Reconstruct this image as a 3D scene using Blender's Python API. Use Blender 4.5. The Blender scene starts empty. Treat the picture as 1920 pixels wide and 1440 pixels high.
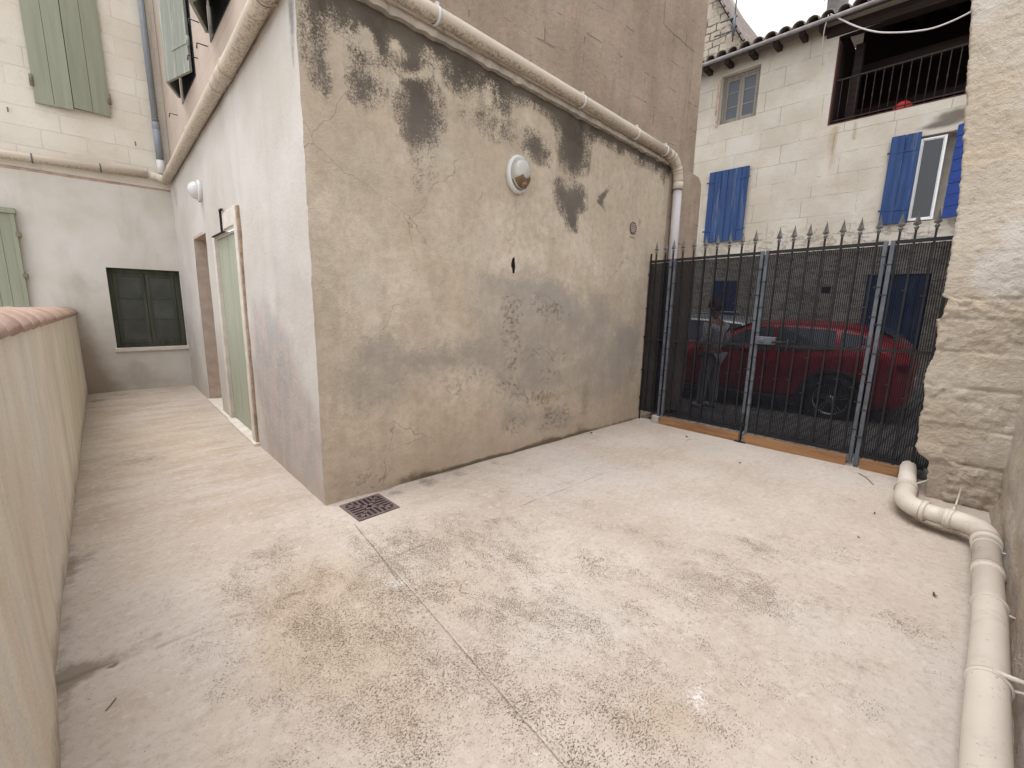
import bpy, bmesh, math, random
import numpy as np
from mathutils import Vector, Matrix, noise as mn

# ---------------------------------------------------------------- camera, sky, sun, exposure
SC = bpy.context.scene
COL = SC.collection
cam_d = bpy.data.cameras.new('camera'); cam = bpy.data.objects.new('camera', cam_d); COL.objects.link(cam)
R_ = ((0.72163384,-0.69196188,0.02081732),(-0.10965407,-0.14394399,-0.9834918),(0.68353536,0.70743826,-0.17975129))
cam.matrix_world = Matrix(((R_[0][0],-R_[1][0],-R_[2][0],0.0),(R_[0][1],-R_[1][1],-R_[2][1],0.0),(R_[0][2],-R_[1][2],-R_[2][2],1.5),(0,0,0,1)))
cam_d.sensor_width = 36.0; cam_d.lens = 816.5/1920*36; cam_d.clip_start = 0.02; cam_d.clip_end = 500
SC.camera = cam
SUN_EL, SUN_AZ = math.radians(75), math.radians(160)   # direction the light comes from: azimuth measured from +X
w = bpy.data.worlds.new('World'); SC.world = w; w.use_nodes = True
nt = w.node_tree; bg = nt.nodes['Background']
sky = nt.nodes.new('ShaderNodeTexSky'); sky.sky_type = 'NISHITA'; sky.sun_disc = False
sky.sun_elevation = SUN_EL; sky.sun_rotation = math.radians(90)-SUN_AZ; sky.air_density = 1.0; sky.dust_density = 2.0; sky.ozone_density = 1.0
hs = nt.nodes.new('ShaderNodeHueSaturation'); hs.inputs['Saturation'].default_value = 0.12
nt.links.new(sky.outputs[0], hs.inputs['Color']); nt.links.new(hs.outputs[0], bg.inputs['Color'])
bg.inputs['Strength'].default_value = 0.15
sd = bpy.data.lights.new('sun', 'SUN'); sd.energy = 0.5; sd.angle = math.radians(40); sd.color = (1.0,0.97,0.93)
so = bpy.data.objects.new('sun', sd); COL.objects.link(so)
_d = Vector((math.cos(SUN_EL)*math.cos(SUN_AZ), math.cos(SUN_EL)*math.sin(SUN_AZ), math.sin(SUN_EL)))
so.rotation_euler = (-_d).to_track_quat('-Z', 'Y').to_euler()
SC.view_settings.view_transform = 'Standard'; SC.view_settings.look = 'None'; SC.view_settings.gamma = 1
SC.view_settings.exposure = 1.36
SC.cycles.max_bounces = 8; SC.cycles.transparent_max_bounces = 16; SC.cycles.diffuse_bounces = 5

# ---------------------------------------------------------------- measured stain, patch and speckle shapes (metres on their own surface)
DARK=[([(0.071,3.492),(0.05,3.138),(0.066,2.996),(0.099,2.885),(0.15,2.854),(0.168,2.938),(0.158,3.058),(0.155,3.178),(0.166,3.272),(0.207,3.294),(0.246,3.258),(0.315,3.27),(0.363,3.225),(0.35,3.094),(0.329,2.959),(0.347,2.866),(0.405,2.834),(0.504,2.896),(0.55,2.978),(0.537,3.042),(0.491,3.077),(0.517,3.135),(0.591,3.127),(0.673,3.13),(0.679,2.896),(0.717,2.727),(0.859,2.68),(0.978,2.747),(1.047,2.887),(1.029,3.033),(0.969,3.163),(0.933,3.26),(0.93,3.33),(0.971,3.344),(1.056,3.32),(1.104,3.206),(1.178,3.173),(1.266,3.219),(1.308,3.193),(1.416,3.274),(1.574,3.308),(1.624,3.166),(1.697,3.161),(1.769,3.25),(1.927,3.318),(2.111,3.305),(2.256,3.278),(2.366,3.19),(2.398,2.909),(2.58,2.807),(2.828,2.909),(2.866,3.207),(2.976,3.281),(3.123,3.255),(3.435,3.233),(3.572,3.287),(3.71,3.206),(3.822,3.196),(3.955,3.219),(4.102,3.174),(4.24,3.226),(4.36,3.103),(4.48,3.164),(4.517,3.284),(4.528,3.498),(3.209,3.593),(2.095,3.662),(1.265,3.653),(0.668,3.66),(0.477,3.688),(0.302,3.697),(0.141,3.721)],1.0,0.085),([(0.415,3.33),(0.464,3.343),(0.5,3.308),(0.505,3.229),(0.457,3.186),(0.406,3.209)],-1,0.03),([(0.602,3.337),(0.679,3.349),(0.765,3.279),(0.718,3.241),(0.636,3.26)],-0.9,0.03),([(0.456,3.163),(0.573,3.188),(0.674,3.155),(0.683,3.037),(0.536,3.025)],-0.5,0.06),([(0.707,3.145),(0.937,3.24),(0.941,3.201),(0.832,3.144),(0.719,3.121)],-0.8,0.012),([(1.866,3.407),(1.957,3.392),(1.926,3.34),(1.842,3.348)],-0.7,0.02),([(0.767,2.604),(0.968,2.624),(0.966,2.468),(0.9,2.364),(0.807,2.36)],0.55,0.08),([(1.204,3.097),(1.53,3.194),(1.792,3.157),(1.949,3.023),(1.91,2.878),(1.614,2.882),(1.382,2.935),(1.203,2.994)],0.55,0.08),([(1.947,3.082),(2.131,3.068),(2.295,2.966),(2.265,2.832),(2.048,2.833),(1.908,2.923)],0.9,0.05),([(2.346,2.735),(2.612,2.752),(2.843,2.725),(2.859,2.532),(2.718,2.457),(2.731,2.28),(2.588,2.28),(2.441,2.451),(2.34,2.602)],0.95,0.04),([(3.179,2.804),(3.245,2.797),(3.143,2.668),(3.204,2.546),(3.035,2.632),(3.058,2.727)],0.8,0.015),([(3.182,2.856),(3.336,2.864),(3.324,2.795),(3.208,2.786)],0.5,0.04),([(3.452,2.907),(3.524,2.91),(3.521,2.842),(3.449,2.84)],0.45,0.04),([(3.503,2.634),(3.578,2.623),(3.573,2.576),(3.51,2.578)],0.5,0.03),([(3.855,2.604),(3.913,2.601),(3.916,2.492),(3.869,2.498)],0.5,0.02),([(1.799,1.935),(1.845,1.949),(1.862,1.853),(1.844,1.773),(1.81,1.781),(1.788,1.857)],1.3,0.012)]
BROWN=[([(1.817,2.474),(1.883,2.485),(1.867,2.143),(1.82,2.138)],0.8,0.03),([(1.782,1.553),(1.899,1.556),(1.877,1.352),(1.859,1.249),(1.756,1.277)],0.7,0.04),([(2.029,0.503),(2.14,0.608),(2.382,0.591),(2.735,0.537),(2.516,0.473),(2.225,0.465)],0.8,0.03),([(2.87,0.615),(3.086,0.72),(3.131,0.194),(2.909,0.1)],0.6,0.04),([(1.571,0.545),(1.737,0.629),(1.743,0.358),(1.607,0.327)],0.45,0.05),([(0.062,0.99),(0.164,0.902),(0.121,0.041),(0.021,0.027)],0.35,0.08),([(0.417,1.122),(1.316,1.072),(1.315,1.356),(0.692,1.403),(0.381,1.284)],0.25,0.1)]
GREY=[([(1.391,1.782),(1.721,1.771),(2.293,1.796),(2.749,1.633),(2.943,1.502),(2.995,1.641),(3.329,1.631),(3.493,1.425),(3.772,1.293),(4.056,1.29),(4.125,0.771),(3.869,0.485),(3.313,0.346),(2.968,0.392),(2.641,0.599),(1.965,0.564),(1.657,0.639),(1.501,0.895),(1.397,0.937),(1.016,0.92),(0.68,0.949),(0.676,0.803),(0.43,0.705),(0.274,0.692),(0.186,0.82),(0.233,0.975),(0.364,1.205),(0.537,1.253),(0.716,1.106),(1.201,1.094),(1.375,1.165)],0.75,0.07),([(0.53,1.06),(1.356,1.037),(1.357,0.94),(0.68,0.935)],0.6,0.05),([(0.246,0.973),(0.439,0.956),(0.43,0.705),(0.235,0.732)],0.6,0.08),([(1.752,0.484),(2.654,0.393),(2.856,0.152),(2.323,0.122),(1.733,0.305)],0.6,0.06),([(1.713,1.169),(1.827,1.147),(1.856,0.971),(1.65,1.002)],-0.4,0.04)]
FLAKE=[([(2.125,1.579),(2.414,1.532),(2.675,1.423),(2.368,1.367),(2.106,1.438)],0.9,0.04),([(1.727,1.552),(1.909,1.539),(1.894,1.249),(1.734,1.252)],1,0.04),([(1.735,1.202),(1.944,1.178),(1.923,1.091),(1.76,1.116)],1,0.03),([(1.785,1.028),(1.925,1.02),(1.905,0.897),(1.788,0.906)],1,0.03),([(1.677,0.776),(1.935,0.732),(1.938,0.622),(1.679,0.671)],1,0.03),([(2.31,0.383),(2.717,0.364),(2.667,0.184),(2.264,0.212)],1,0.04),([(1.778,0.371),(2.023,0.331),(1.976,0.225),(1.781,0.26)],1,0.03),([(1.988,0.598),(2.354,0.592),(2.361,0.474),(1.992,0.505)],1,0.03),([(2.288,0.829),(2.511,0.81),(2.516,0.732),(2.292,0.753)],0.8,0.03),([(1.051,0.808),(1.278,0.784),(1.278,0.685),(1.05,0.713)],0.6,0.04),([(1.317,0.943),(1.438,0.933),(1.439,0.834),(1.317,0.845)],0.7,0.03),([(2.021,1.068),(2.644,0.997),(2.62,0.92),(2.074,0.975)],0.6,0.03),([(0.249,0.136),(0.469,0.139),(0.405,0.019),(0.259,0.045)],0.8,0.05)]
ADARK=[([(0.152,3.385),(0.028,3.332),(0.031,3.131),(0.111,2.95),(0.136,3.172)],0.8,0.06),([(5.902,3.297),(5.418,3.136),(5.715,2.794),(5.872,2.975)],0.5,0.05),([(3.626,2.682),(3.305,2.617),(3.508,2.388),(3.716,2.411)],0.25,0.05)]
APINK=[([(1.664,1.502),(1.113,1.527),(0.572,1.344),(0.403,0.943),(0.023,0.522),(0.031,0.065),(0.59,0.012),(1.437,0.072),(1.705,0.775)],0.9,0.2),([(6.38,1.479),(5.446,1.15),(4.45,0.103),(6.219,0.049)],0.6,0.15),([(1.502,0.801),(0.96,0.918),(0.91,0.501),(1.454,0.337)],0.7,0.1)]
SPECK=[(1.544,2.114,0.378,0.52),(1.426,2.308,0.27,0.52),(1.161,2.455,0.203,0.416),(1.865,2.06,0.27,0.416),(1.118,2.103,0.27,0.468),(0.807,2.248,0.297,0.52),(0.603,2.137,0.27,0.52),(0.744,1.956,0.27,0.52),(0.484,1.91,0.162,0.52),(0.898,1.924,0.27,0.416),(1.2,1.894,0.338,0.468),(1.519,1.814,0.27,0.416),(1.67,1.606,0.203,0.312),(0.769,1.566,0.27,0.442),(0.621,1.662,0.27,0.364),(0.64,1.164,0.203,0.468),(0.619,1.551,0.27,0.416),(0.993,1.444,0.203,0.26),(1.386,1.4,0.135,0.52),(1.364,1.196,0.162,0.416),(1.43,1.089,0.162,0.416),(1.121,1.372,0.203,0.312),(0.957,1.137,0.162,0.26),(1.016,0.957,0.135,0.364),(1.012,0.794,0.162,0.312),(1.474,0.73,0.203,0.468),(1.404,0.599,0.162,0.624),(1.457,0.52,0.135,0.52),(1.208,0.639,0.203,0.52),(1.297,0.504,0.135,0.52),(1.554,0.461,0.135,0.468),(0.399,2.616,0.27,0.364),(0.593,2.646,0.338,0.26),(0.261,2.247,0.203,0.208),(0.221,1.814,0.162,0.26),(0.195,2.091,0.162,0.208),(0.751,3.001,0.405,0.182),(0.932,3.144,0.27,0.156),(0.731,4.086,0.405,0.208),(0.851,4.66,0.27,0.208),(3.267,0.489,0.27,0.468),(2.922,0.555,0.203,0.364),(2.982,0.659,0.203,0.26),(2.475,0.678,0.27,0.364),(2.272,0.861,0.27,0.364),(2.486,1.023,0.338,0.208),(2.139,1.115,0.27,0.26),(2.903,0.994,0.27,0.156),(2.301,0.542,0.203,0.312),(2.521,0.454,0.27,0.26),(2.569,0.298,0.203,0.208),(2.668,-0.04,0.135,0.364),(2.705,0.02,0.108,0.26),(1.905,0.3,0.135,0.26),(1.736,0.293,0.108,0.416),(1.774,0.42,0.135,0.208),(1.817,1.15,0.203,0.208),(1.778,0.965,0.135,0.26),(1.822,1.333,0.27,0.13),(4.107,2.129,0.203,0.364),(3.547,2.159,0.405,0.182),(2.474,2.282,0.54,0.208),(2.529,1.735,0.54,0.182),(1.587,3.125,0.203,0.416),(2.075,3.077,0.203,0.416),(2.529,3.033,0.203,0.312),(4.137,0.559,0.405,0.156),(0.518,1.416,0.203,0.312),(0.524,1.172,0.203,0.364),(0.388,1.479,0.203,0.104),(0.701,1.057,0.135,0.26),(0.759,0.954,0.135,0.26),(0.354,1.987,0.108,0.26),(0.181,1.787,0.068,0.416),(1.024,1.217,0.675,0.156),(0.637,1.399,0.54,0.234),(1.568,0.92,0.54,0.182),(2.207,0.986,0.675,0.156),(1.42,1.695,0.675,0.182),(0.678,2.364,0.54,0.156),(1.126,0.742,0.27,0.26),(0.902,0.922,0.27,0.182),(2.491,0.601,0.405,0.156),(2.038,0.677,0.338,0.13)]
OCHRE=[(0.713,2.149,0.35,1),(0.519,1.878,0.15,1),(1.544,2.114,0.3,0.6),(0.621,1.662,0.3,0.5),(1.398,0.575,0.2,0.6),(1.296,1.68,0.3,0.4),(0.352,5.283,0.8,0.5),(0.231,6.603,0.8,0.5),(0.709,1.543,0.3,0.5),(0.65,1.182,0.2,0.4),(3.112,0.543,0.3,0.35),(2.436,0.779,0.3,0.3)]
WHITE=[(1.14,2.155,0.085,0.68),(1.033,1.949,0.076,0.85),(1.146,1.891,0.085,0.595),(1.113,2.623,0.085,0.425),(2.212,1.193,0.153,0.68),(0.93,0.795,0.068,0.765),(1.516,0.526,0.085,0.68),(1.579,0.532,0.068,0.425),(0.503,1.168,0.085,0.51),(0.873,1.993,0.085,0.34),(0.717,1.954,0.068,0.255),(1.122,1.454,0.034,0.68),(1.509,0.996,0.034,0.51),(1.978,0.379,0.085,0.425),(0.81,1.147,0.085,0.255),(2.431,1.323,0.102,0.425),(1.671,0.55,0.068,0.425)]
DIRT_SHADE=[(-0.223,2.272,0.06,1),(-0.169,2.293,0.06,0.8),(-0.073,2.278,0.06,0.6),(0.033,2.3,0.07,0.5),(0.13,2.321,0.08,0.35),(0.257,2.348,0.1,0.2),(1.602,2.976,0.1,0.7),(1.908,2.989,0.12,0.8),(2.233,2.974,0.12,0.7),(2.645,2.934,0.12,0.5),(3.138,2.91,0.12,0.4),(0.24,8.918,0.3,0.6),(-0.064,8.583,0.15,0.8),(0.581,7.72,0.3,0.3),(-0.028,5.412,0.25,0.3),(0.261,5.164,0.3,0.5),(-0.192,3.281,0.1,0.4),(-0.148,3.384,0.1,0.4),(2.31,0.075,0.06,0.35),(2.211,0.09,0.1,0.25),(2.038,0.109,0.1,0.4),(2.206,0.21,0.12,0.3),(4.144,-0.111,0.15,0.8),(4.157,0.026,0.12,0.6),(2.59,0.28,0.1,0.4),(2.514,0.404,0.1,0.3),(1.985,2.575,0.12,0.25),(4.559,1.488,0.2,0.15)]  # floor grime, plus shade painted on the floor below the pipe elbow
MOSS=[(-0.09,2.239,0.022,1),(-0.096,2.166,0.01,0.8),(0.485,1.952,0.05,0.5),(-0.23,2.262,0.03,0.4)]

# ---------------------------------------------------------------- helpers
def tag(o, label=None, cat=None, group=None, kind=None):
    if label: o['label'] = label
    if cat: o['category'] = cat
    if group: o['group'] = group
    if kind: o['kind'] = kind
    return o
def thing(name, loc, label, cat, group=None, rot=(0,0,0)):
    o = bpy.data.objects.new(name, None); COL.objects.link(o); o.location = loc; o.rotation_euler = rot
    o.empty_display_size = 0.1
    return tag(o, label, cat, group)
def copy_tree(o, parent=None):
    c = o.copy(); COL.objects.link(c)
    if parent is not None: c.parent = parent
    for ch in list(o.children): copy_tree(ch, c)
    return c
class MB:
    def __init__(s): s.v = []; s.f = []; s.sm = []
    def add(s, vs, fs, smooth=False):
        b = len(s.v); s.v += [tuple(v) for v in vs]
        for f in fs: s.f.append(tuple(i+b for i in f)); s.sm.append(smooth)
        return s
    def box(s, a, b, fn=None):
        x0,y0,z0 = a; x1,y1,z1 = b
        vs = [(x,y,z) for x in (x0,x1) for y in (y0,y1) for z in (z0,z1)]
        if fn: vs = [fn(*v) for v in vs]
        return s.add(vs, [(0,1,3,2),(4,6,7,5),(0,4,5,1),(2,3,7,6),(0,2,6,4),(1,5,7,3)])
    def tube(s, pts, r, n=16, caps=True, smooth=True):
        pts = [Vector(p) for p in pts]; rs = r if isinstance(r,(list,tuple)) else [r]*len(pts)
        T = []
        for i in range(len(pts)):
            t = Vector((0,0,0))
            if i: t += (pts[i]-pts[i-1]).normalized()
            if i < len(pts)-1: t += (pts[i+1]-pts[i]).normalized()
            T.append(t.normalized())
        up = Vector((0,0,1)) if abs(T[0].z) < .9 else Vector((1,0,0))
        a = T[0].cross(up).normalized(); vs = []
        for i,p in enumerate(pts):
            a = (a - T[i]*a.dot(T[i])).normalized(); b = T[i].cross(a)
            for k in range(n):
                q = 2*math.pi*k/n; vs.append(p + a*math.cos(q)*rs[i] + b*math.sin(q)*rs[i])
        fs = [(i*n+k, i*n+(k+1)%n, (i+1)*n+(k+1)%n, (i+1)*n+k) for i in range(len(pts)-1) for k in range(n)]
        s.add(vs, fs, smooth)
        if caps:
            s.add(vs[:n], [tuple(range(n))[::-1]]); s.add(vs[-n:], [tuple(range(n))])
        return s
    def lathe(s, prof, origin, axis, n=24, sx=1.0, sz=1.0, smooth=True):
        # prof: (radius, along axis); sx/sz stretch the two cross directions
        ax = Vector(axis).normalized(); upv = Vector((0,0,1)) if abs(ax.z) < .9 else Vector((1,0,0))
        a = ax.cross(upv).normalized(); b = a.cross(ax).normalized(); o = Vector(origin); vs = []
        for r,h in prof:
            for k in range(n):
                q = 2*math.pi*k/n; vs.append(o + ax*h + a*math.cos(q)*r*sx + b*math.sin(q)*r*sz)
        fs = [(i*n+k, i*n+(k+1)%n, (i+1)*n+(k+1)%n, (i+1)*n+k) for i in range(len(prof)-1) for k in range(n)]
        return s.add(vs, fs, smooth)
    def prism(s, poly, d, axis=0):
        # poly of (a,b) in the plane across axis, d=(d0,d1)
        n = len(poly); vs = []
        for t in d:
            for a,b in poly: vs.append({0:(t,a,b),1:(a,t,b),2:(a,b,t)}[axis])
        fs = [tuple(range(n)), tuple(range(n,2*n))[::-1]] + [(k,(k+1)%n,n+(k+1)%n,n+k) for k in range(n)]
        return s.add(vs, fs)
    def build(s, name, mat, parent=None, local=False, recalc=True):
        me = bpy.data.meshes.new(name)
        vs = s.v
        if parent is not None and not local:
            iv = world_of(parent).inverted(); vs = [tuple(iv @ Vector(v)) for v in vs]
        me.from_pydata(vs, [], s.f)
        me.polygons.foreach_set('use_smooth', s.sm)
        me.update()
        if recalc and len(s.f) < 30000:
            bm = bmesh.new(); bm.from_mesh(me); bmesh.ops.remove_doubles(bm, verts=bm.verts, dist=1e-5)
            bmesh.ops.recalc_face_normals(bm, faces=bm.faces); bm.to_mesh(me); bm.free()
        if mat: me.materials.append(mat)
        o = bpy.data.objects.new(name, me); COL.objects.link(o)
        if parent is not None: o.parent = parent
        return o
def world_of(o):
    m = o.matrix_basis.copy()
    while o.parent is not None: o = o.parent; m = o.matrix_basis @ m
    return m
def bevel(o, wdt=.004, seg=2):
    m = o.modifiers.new('bevel', 'BEVEL'); m.width = wdt; m.segments = seg; m.limit_method = 'ANGLE'; return o

def poly_mask(px, pz, polys):
    """signed-distance masks of polygons, painted in order, for arrays px,pz"""
    out = np.zeros_like(px)
    for poly, st, soft in polys:
        P = np.array(poly); n = len(P)
        sel = (px > P[:,0].min()-soft*2) & (px < P[:,0].max()+soft*2) & (pz > P[:,1].min()-soft*2) & (pz < P[:,1].max()+soft*2)
        if not sel.any(): continue
        x = px[sel]; z = pz[sel]; d = np.full(x.shape, 1e9); ins = np.zeros(x.shape, bool)
        for i in range(n):
            a = P[i]; b = P[(i+1)%n]; e = b-a; L = (e@e)+1e-12
            t = np.clip(((x-a[0])*e[0]+(z-a[1])*e[1])/L, 0, 1)
            d = np.minimum(d, np.hypot(x-a[0]-t*e[0], z-a[1]-t*e[1]))
            c = ((a[1] > z) != (b[1] > z))
            with np.errstate(divide='ignore', invalid='ignore'):
                xi = (b[0]-a[0])*(z-a[1])/(b[1]-a[1]+1e-15)+a[0]
            ins ^= c & (x < xi)
        sdv = np.where(ins, d, -d); m = np.clip(.5+sdv/(2*soft), 0, 1)
        cur = out[sel]
        out[sel] = np.maximum(cur, m*st) if st > 0 else cur*(1-m*(-st))
    return out
def blob_mask(px, py, blobs):
    out = np.zeros_like(px)
    for x,y,r,s_ in blobs:
        out += s_*np.exp(-((px-x)**2+(py-y)**2)/(r*r)*1.0)
    return out
def set_attr(o, name, vals):
    a = o.data.attributes.new(name, 'FLOAT', 'POINT'); a.data.foreach_set('value', np.asarray(vals, dtype=np.float32))

def grid(name, fn, s0, s1, z0, z1, step, mat, parent=None, holes=(), disp=None, masks=None, smooth=True):
    """a wall sheet with true openings; fn(s,z,off)->xyz; disp(s,z)->off"""
    def lines(a, b, cuts):
        cuts = sorted({a,b} | {c for c in cuts if a < c < b}); L = []
        for p,q in zip(cuts[:-1], cuts[1:]):
            k = max(1, int(round((q-p)/step))); L += [p+(q-p)*i/k for i in range(k)]
        return L+[b]
    S = lines(s0, s1, [h[0] for h in holes]+[h[1] for h in holes]); Z = lines(z0, z1, [h[2] for h in holes]+[h[3] for h in holes])
    nS, nZ = len(S), len(Z); vs = []
    for s in S:
        for z in Z: vs.append(fn(s, z, disp(s, z) if disp else 0.0))
    fs = []
    for i in range(nS-1):
        for j in range(nZ-1):
            cs, cz = (S[i]+S[i+1])/2, (Z[j]+Z[j+1])/2
            if any(h[0] < cs < h[1] and h[2] < cz < h[3] for h in holes): continue
            a = i*nZ+j; fs.append((a, a+nZ, a+nZ+1, a+1))
    mb = MB(); mb.add(vs, fs, smooth); o = mb.build(name, mat, parent, recalc=False)
    if masks:
        SS, ZZ = np.meshgrid(np.array(S), np.array(Z), indexing='ij'); SS = SS.ravel(); ZZ = ZZ.ravel()
        for k,v in masks.items(): set_attr(o, k, v(SS, ZZ))
    return o

# ---------------------------------------------------------------- node materials
class Mt:
    def __init__(s, name, obj=False):
        s.m = bpy.data.materials.new(name); s.m.use_nodes = True; s.nt = s.m.node_tree; s.N = s.nt.nodes; s.L = s.nt.links
        s.b = s.N['Principled BSDF']
        if obj: s.pos = s.N.new('ShaderNodeTexCoord').outputs['Object']
        else: s.pos = s.N.new('ShaderNodeNewGeometry').outputs['Position']
    def _in(s, sock, v):
        if isinstance(v, bpy.types.NodeSocket): s.L.new(v, sock)
        else:
            if isinstance(v, (tuple,list)) and len(v) == 3 and sock.type == 'RGBA': v = (*v,1)
            sock.default_value = v
    def map(s, scale=(1,1,1), rot=(0,0,0), vec=None, loc=(0,0,0)):
        n = s.N.new('ShaderNodeMapping'); s.L.new(vec or s.pos, n.inputs['Vector']); n.inputs['Scale'].default_value = scale
        n.inputs['Rotation'].default_value = rot; n.inputs['Location'].default_value = loc; return n.outputs[0]
    def noise(s, scale, detail=4, rough=.55, vec=None, dist=0.0):
        n = s.N.new('ShaderNodeTexNoise'); s.L.new(vec or s.pos, n.inputs['Vector'])
        n.inputs['Scale'].default_value = scale; n.inputs['Detail'].default_value = detail; n.inputs['Roughness'].default_value = rough
        n.inputs['Distortion'].default_value = dist; return n.outputs['Fac']
    def voro(s, scale, vec=None, feature='F1', rand=1.0, out='Distance'):
        n = s.N.new('ShaderNodeTexVoronoi'); n.feature = feature; s.L.new(vec or s.pos, n.inputs['Vector'])
        n.inputs['Scale'].default_value = scale; n.inputs['Randomness'].default_value = rand; return n.outputs[out]
    def math(s, op, a, b=0.0, c=None, clamp=False):
        n = s.N.new('ShaderNodeMath'); n.operation = op; n.use_clamp = clamp; s._in(n.inputs[0], a); s._in(n.inputs[1], b)
        if c is not None: s._in(n.inputs[2], c)
        return n.outputs[0]
    def ss(s, v, lo, hi, a=0.0, b=1.0):
        n = s.N.new('ShaderNodeMapRange'); n.interpolation_type = 'SMOOTHSTEP'; s._in(n.inputs[0], v); s._in(n.inputs[1], lo); s._in(n.inputs[2], hi)
        n.inputs[3].default_value = a; n.inputs[4].default_value = b; return n.outputs[0]
    def mix(s, f, a, b, mode='MIX'):
        n = s.N.new('ShaderNodeMix'); n.data_type = 'RGBA'; n.blend_type = mode; n.clamp_factor = True
        s._in(n.inputs[0], f); s._in(n.inputs[6], a); s._in(n.inputs[7], b); return n.outputs[2]
    def attr(s, name):
        n = s.N.new('ShaderNodeAttribute'); n.attribute_name = name; return n.outputs['Fac']
    def xyz(s, vec=None):
        n = s.N.new('ShaderNodeSeparateXYZ'); s.L.new(vec or s.pos, n.inputs[0]); return n.outputs
    def comb(s, x, y, z):
        n = s.N.new('ShaderNodeCombineXYZ'); s._in(n.inputs[0], x); s._in(n.inputs[1], y); s._in(n.inputs[2], z); return n.outputs[0]
    def brick(s, vec, w_, h_, mortar=.01, smooth=.2):
        n = s.N.new('ShaderNodeTexBrick'); s.L.new(vec, n.inputs['Vector']); n.inputs['Scale'].default_value = 1.0
        n.inputs['Brick Width'].default_value = w_; n.inputs['Row Height'].default_value = h_; n.inputs['Mortar Size'].default_value = mortar
        n.inputs['Mortar Smooth'].default_value = smooth; n.inputs['Color1'].default_value = (0,0,0,1); n.inputs['Color2'].default_value = (1,1,1,1)
        n.inputs['Mortar'].default_value = (.5,.5,.5,1); n.offset = .45; n.offset_frequency = 2; n.squash = 1.25; n.squash_frequency = 3
        return n.outputs['Fac'], n.outputs['Color']
    def var(s, col, amt=.12, scale=3.0, vec=None):
        """mottle a colour up and down by a fraction"""
        f = s.ss(s.noise(scale, 5, .6, vec), .3, .7, 1-amt, 1+amt)
        n = s.N.new('ShaderNodeVectorMath'); n.operation = 'SCALE'; s._in(n.inputs[0], col if isinstance(col, bpy.types.NodeSocket) else tuple(col)); s._in(n.inputs[3], f); return n.outputs[0]
    def cracks(s, scale, width=.004, seed=0.0, lo=.52, hi=.60):
        """sparse hairline cracks"""
        n = s.N.new('ShaderNodeTexNoise'); s.L.new(s.pos, n.inputs['Vector']); n.inputs['Scale'].default_value = scale*2.5; n.inputs['Detail'].default_value = 5
        v = s.N.new('ShaderNodeVectorMath'); v.operation = 'MULTIPLY_ADD'; s.L.new(n.outputs['Color'], v.inputs[0]); v.inputs[1].default_value = (.35/scale,)*3; s.L.new(s.map((1,1,1), loc=(seed,seed,seed)), v.inputs[2])
        d = s.voro(scale, v.outputs[0], 'DISTANCE_TO_EDGE')
        return s.math('MULTIPLY', s.ss(d, width*scale, width*scale*.25), s.ss(s.noise(scale*.9, 3, .5, s.map((1,1,1), loc=(seed+5,2,1))), lo, hi))
    def done(s, col, rough=.9, bump=None, bdist=.003, metal=0.0, spec=.3, bstr=1.0):
        s._in(s.b.inputs['Base Color'], col); s._in(s.b.inputs['Roughness'], rough); s._in(s.b.inputs['Metallic'], metal)
        s.b.inputs['Specular IOR Level'].default_value = spec
        if bump is not None:
            n = s.N.new('ShaderNodeBump'); n.inputs['Distance'].default_value = bdist; n.inputs['Strength'].default_value = bstr
            s.L.new(bump, n.inputs['Height']); s.L.new(n.outputs[0], s.b.inputs['Normal'])
        return s.m
def simple(name, col, rough=.6, metal=0.0, amt=.1, scale=8, bump=0.0, bscale=60, spec=.4, obj=True):
    m = Mt(name, obj); c = m.var(col, amt, scale)
    return m.done(c, m.ss(m.noise(scale*2,3), .3, .7, max(rough-.08,0), min(rough+.08,1)), m.noise(bscale, 4, .6) if bump else None, bump, metal, spec)

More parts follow.
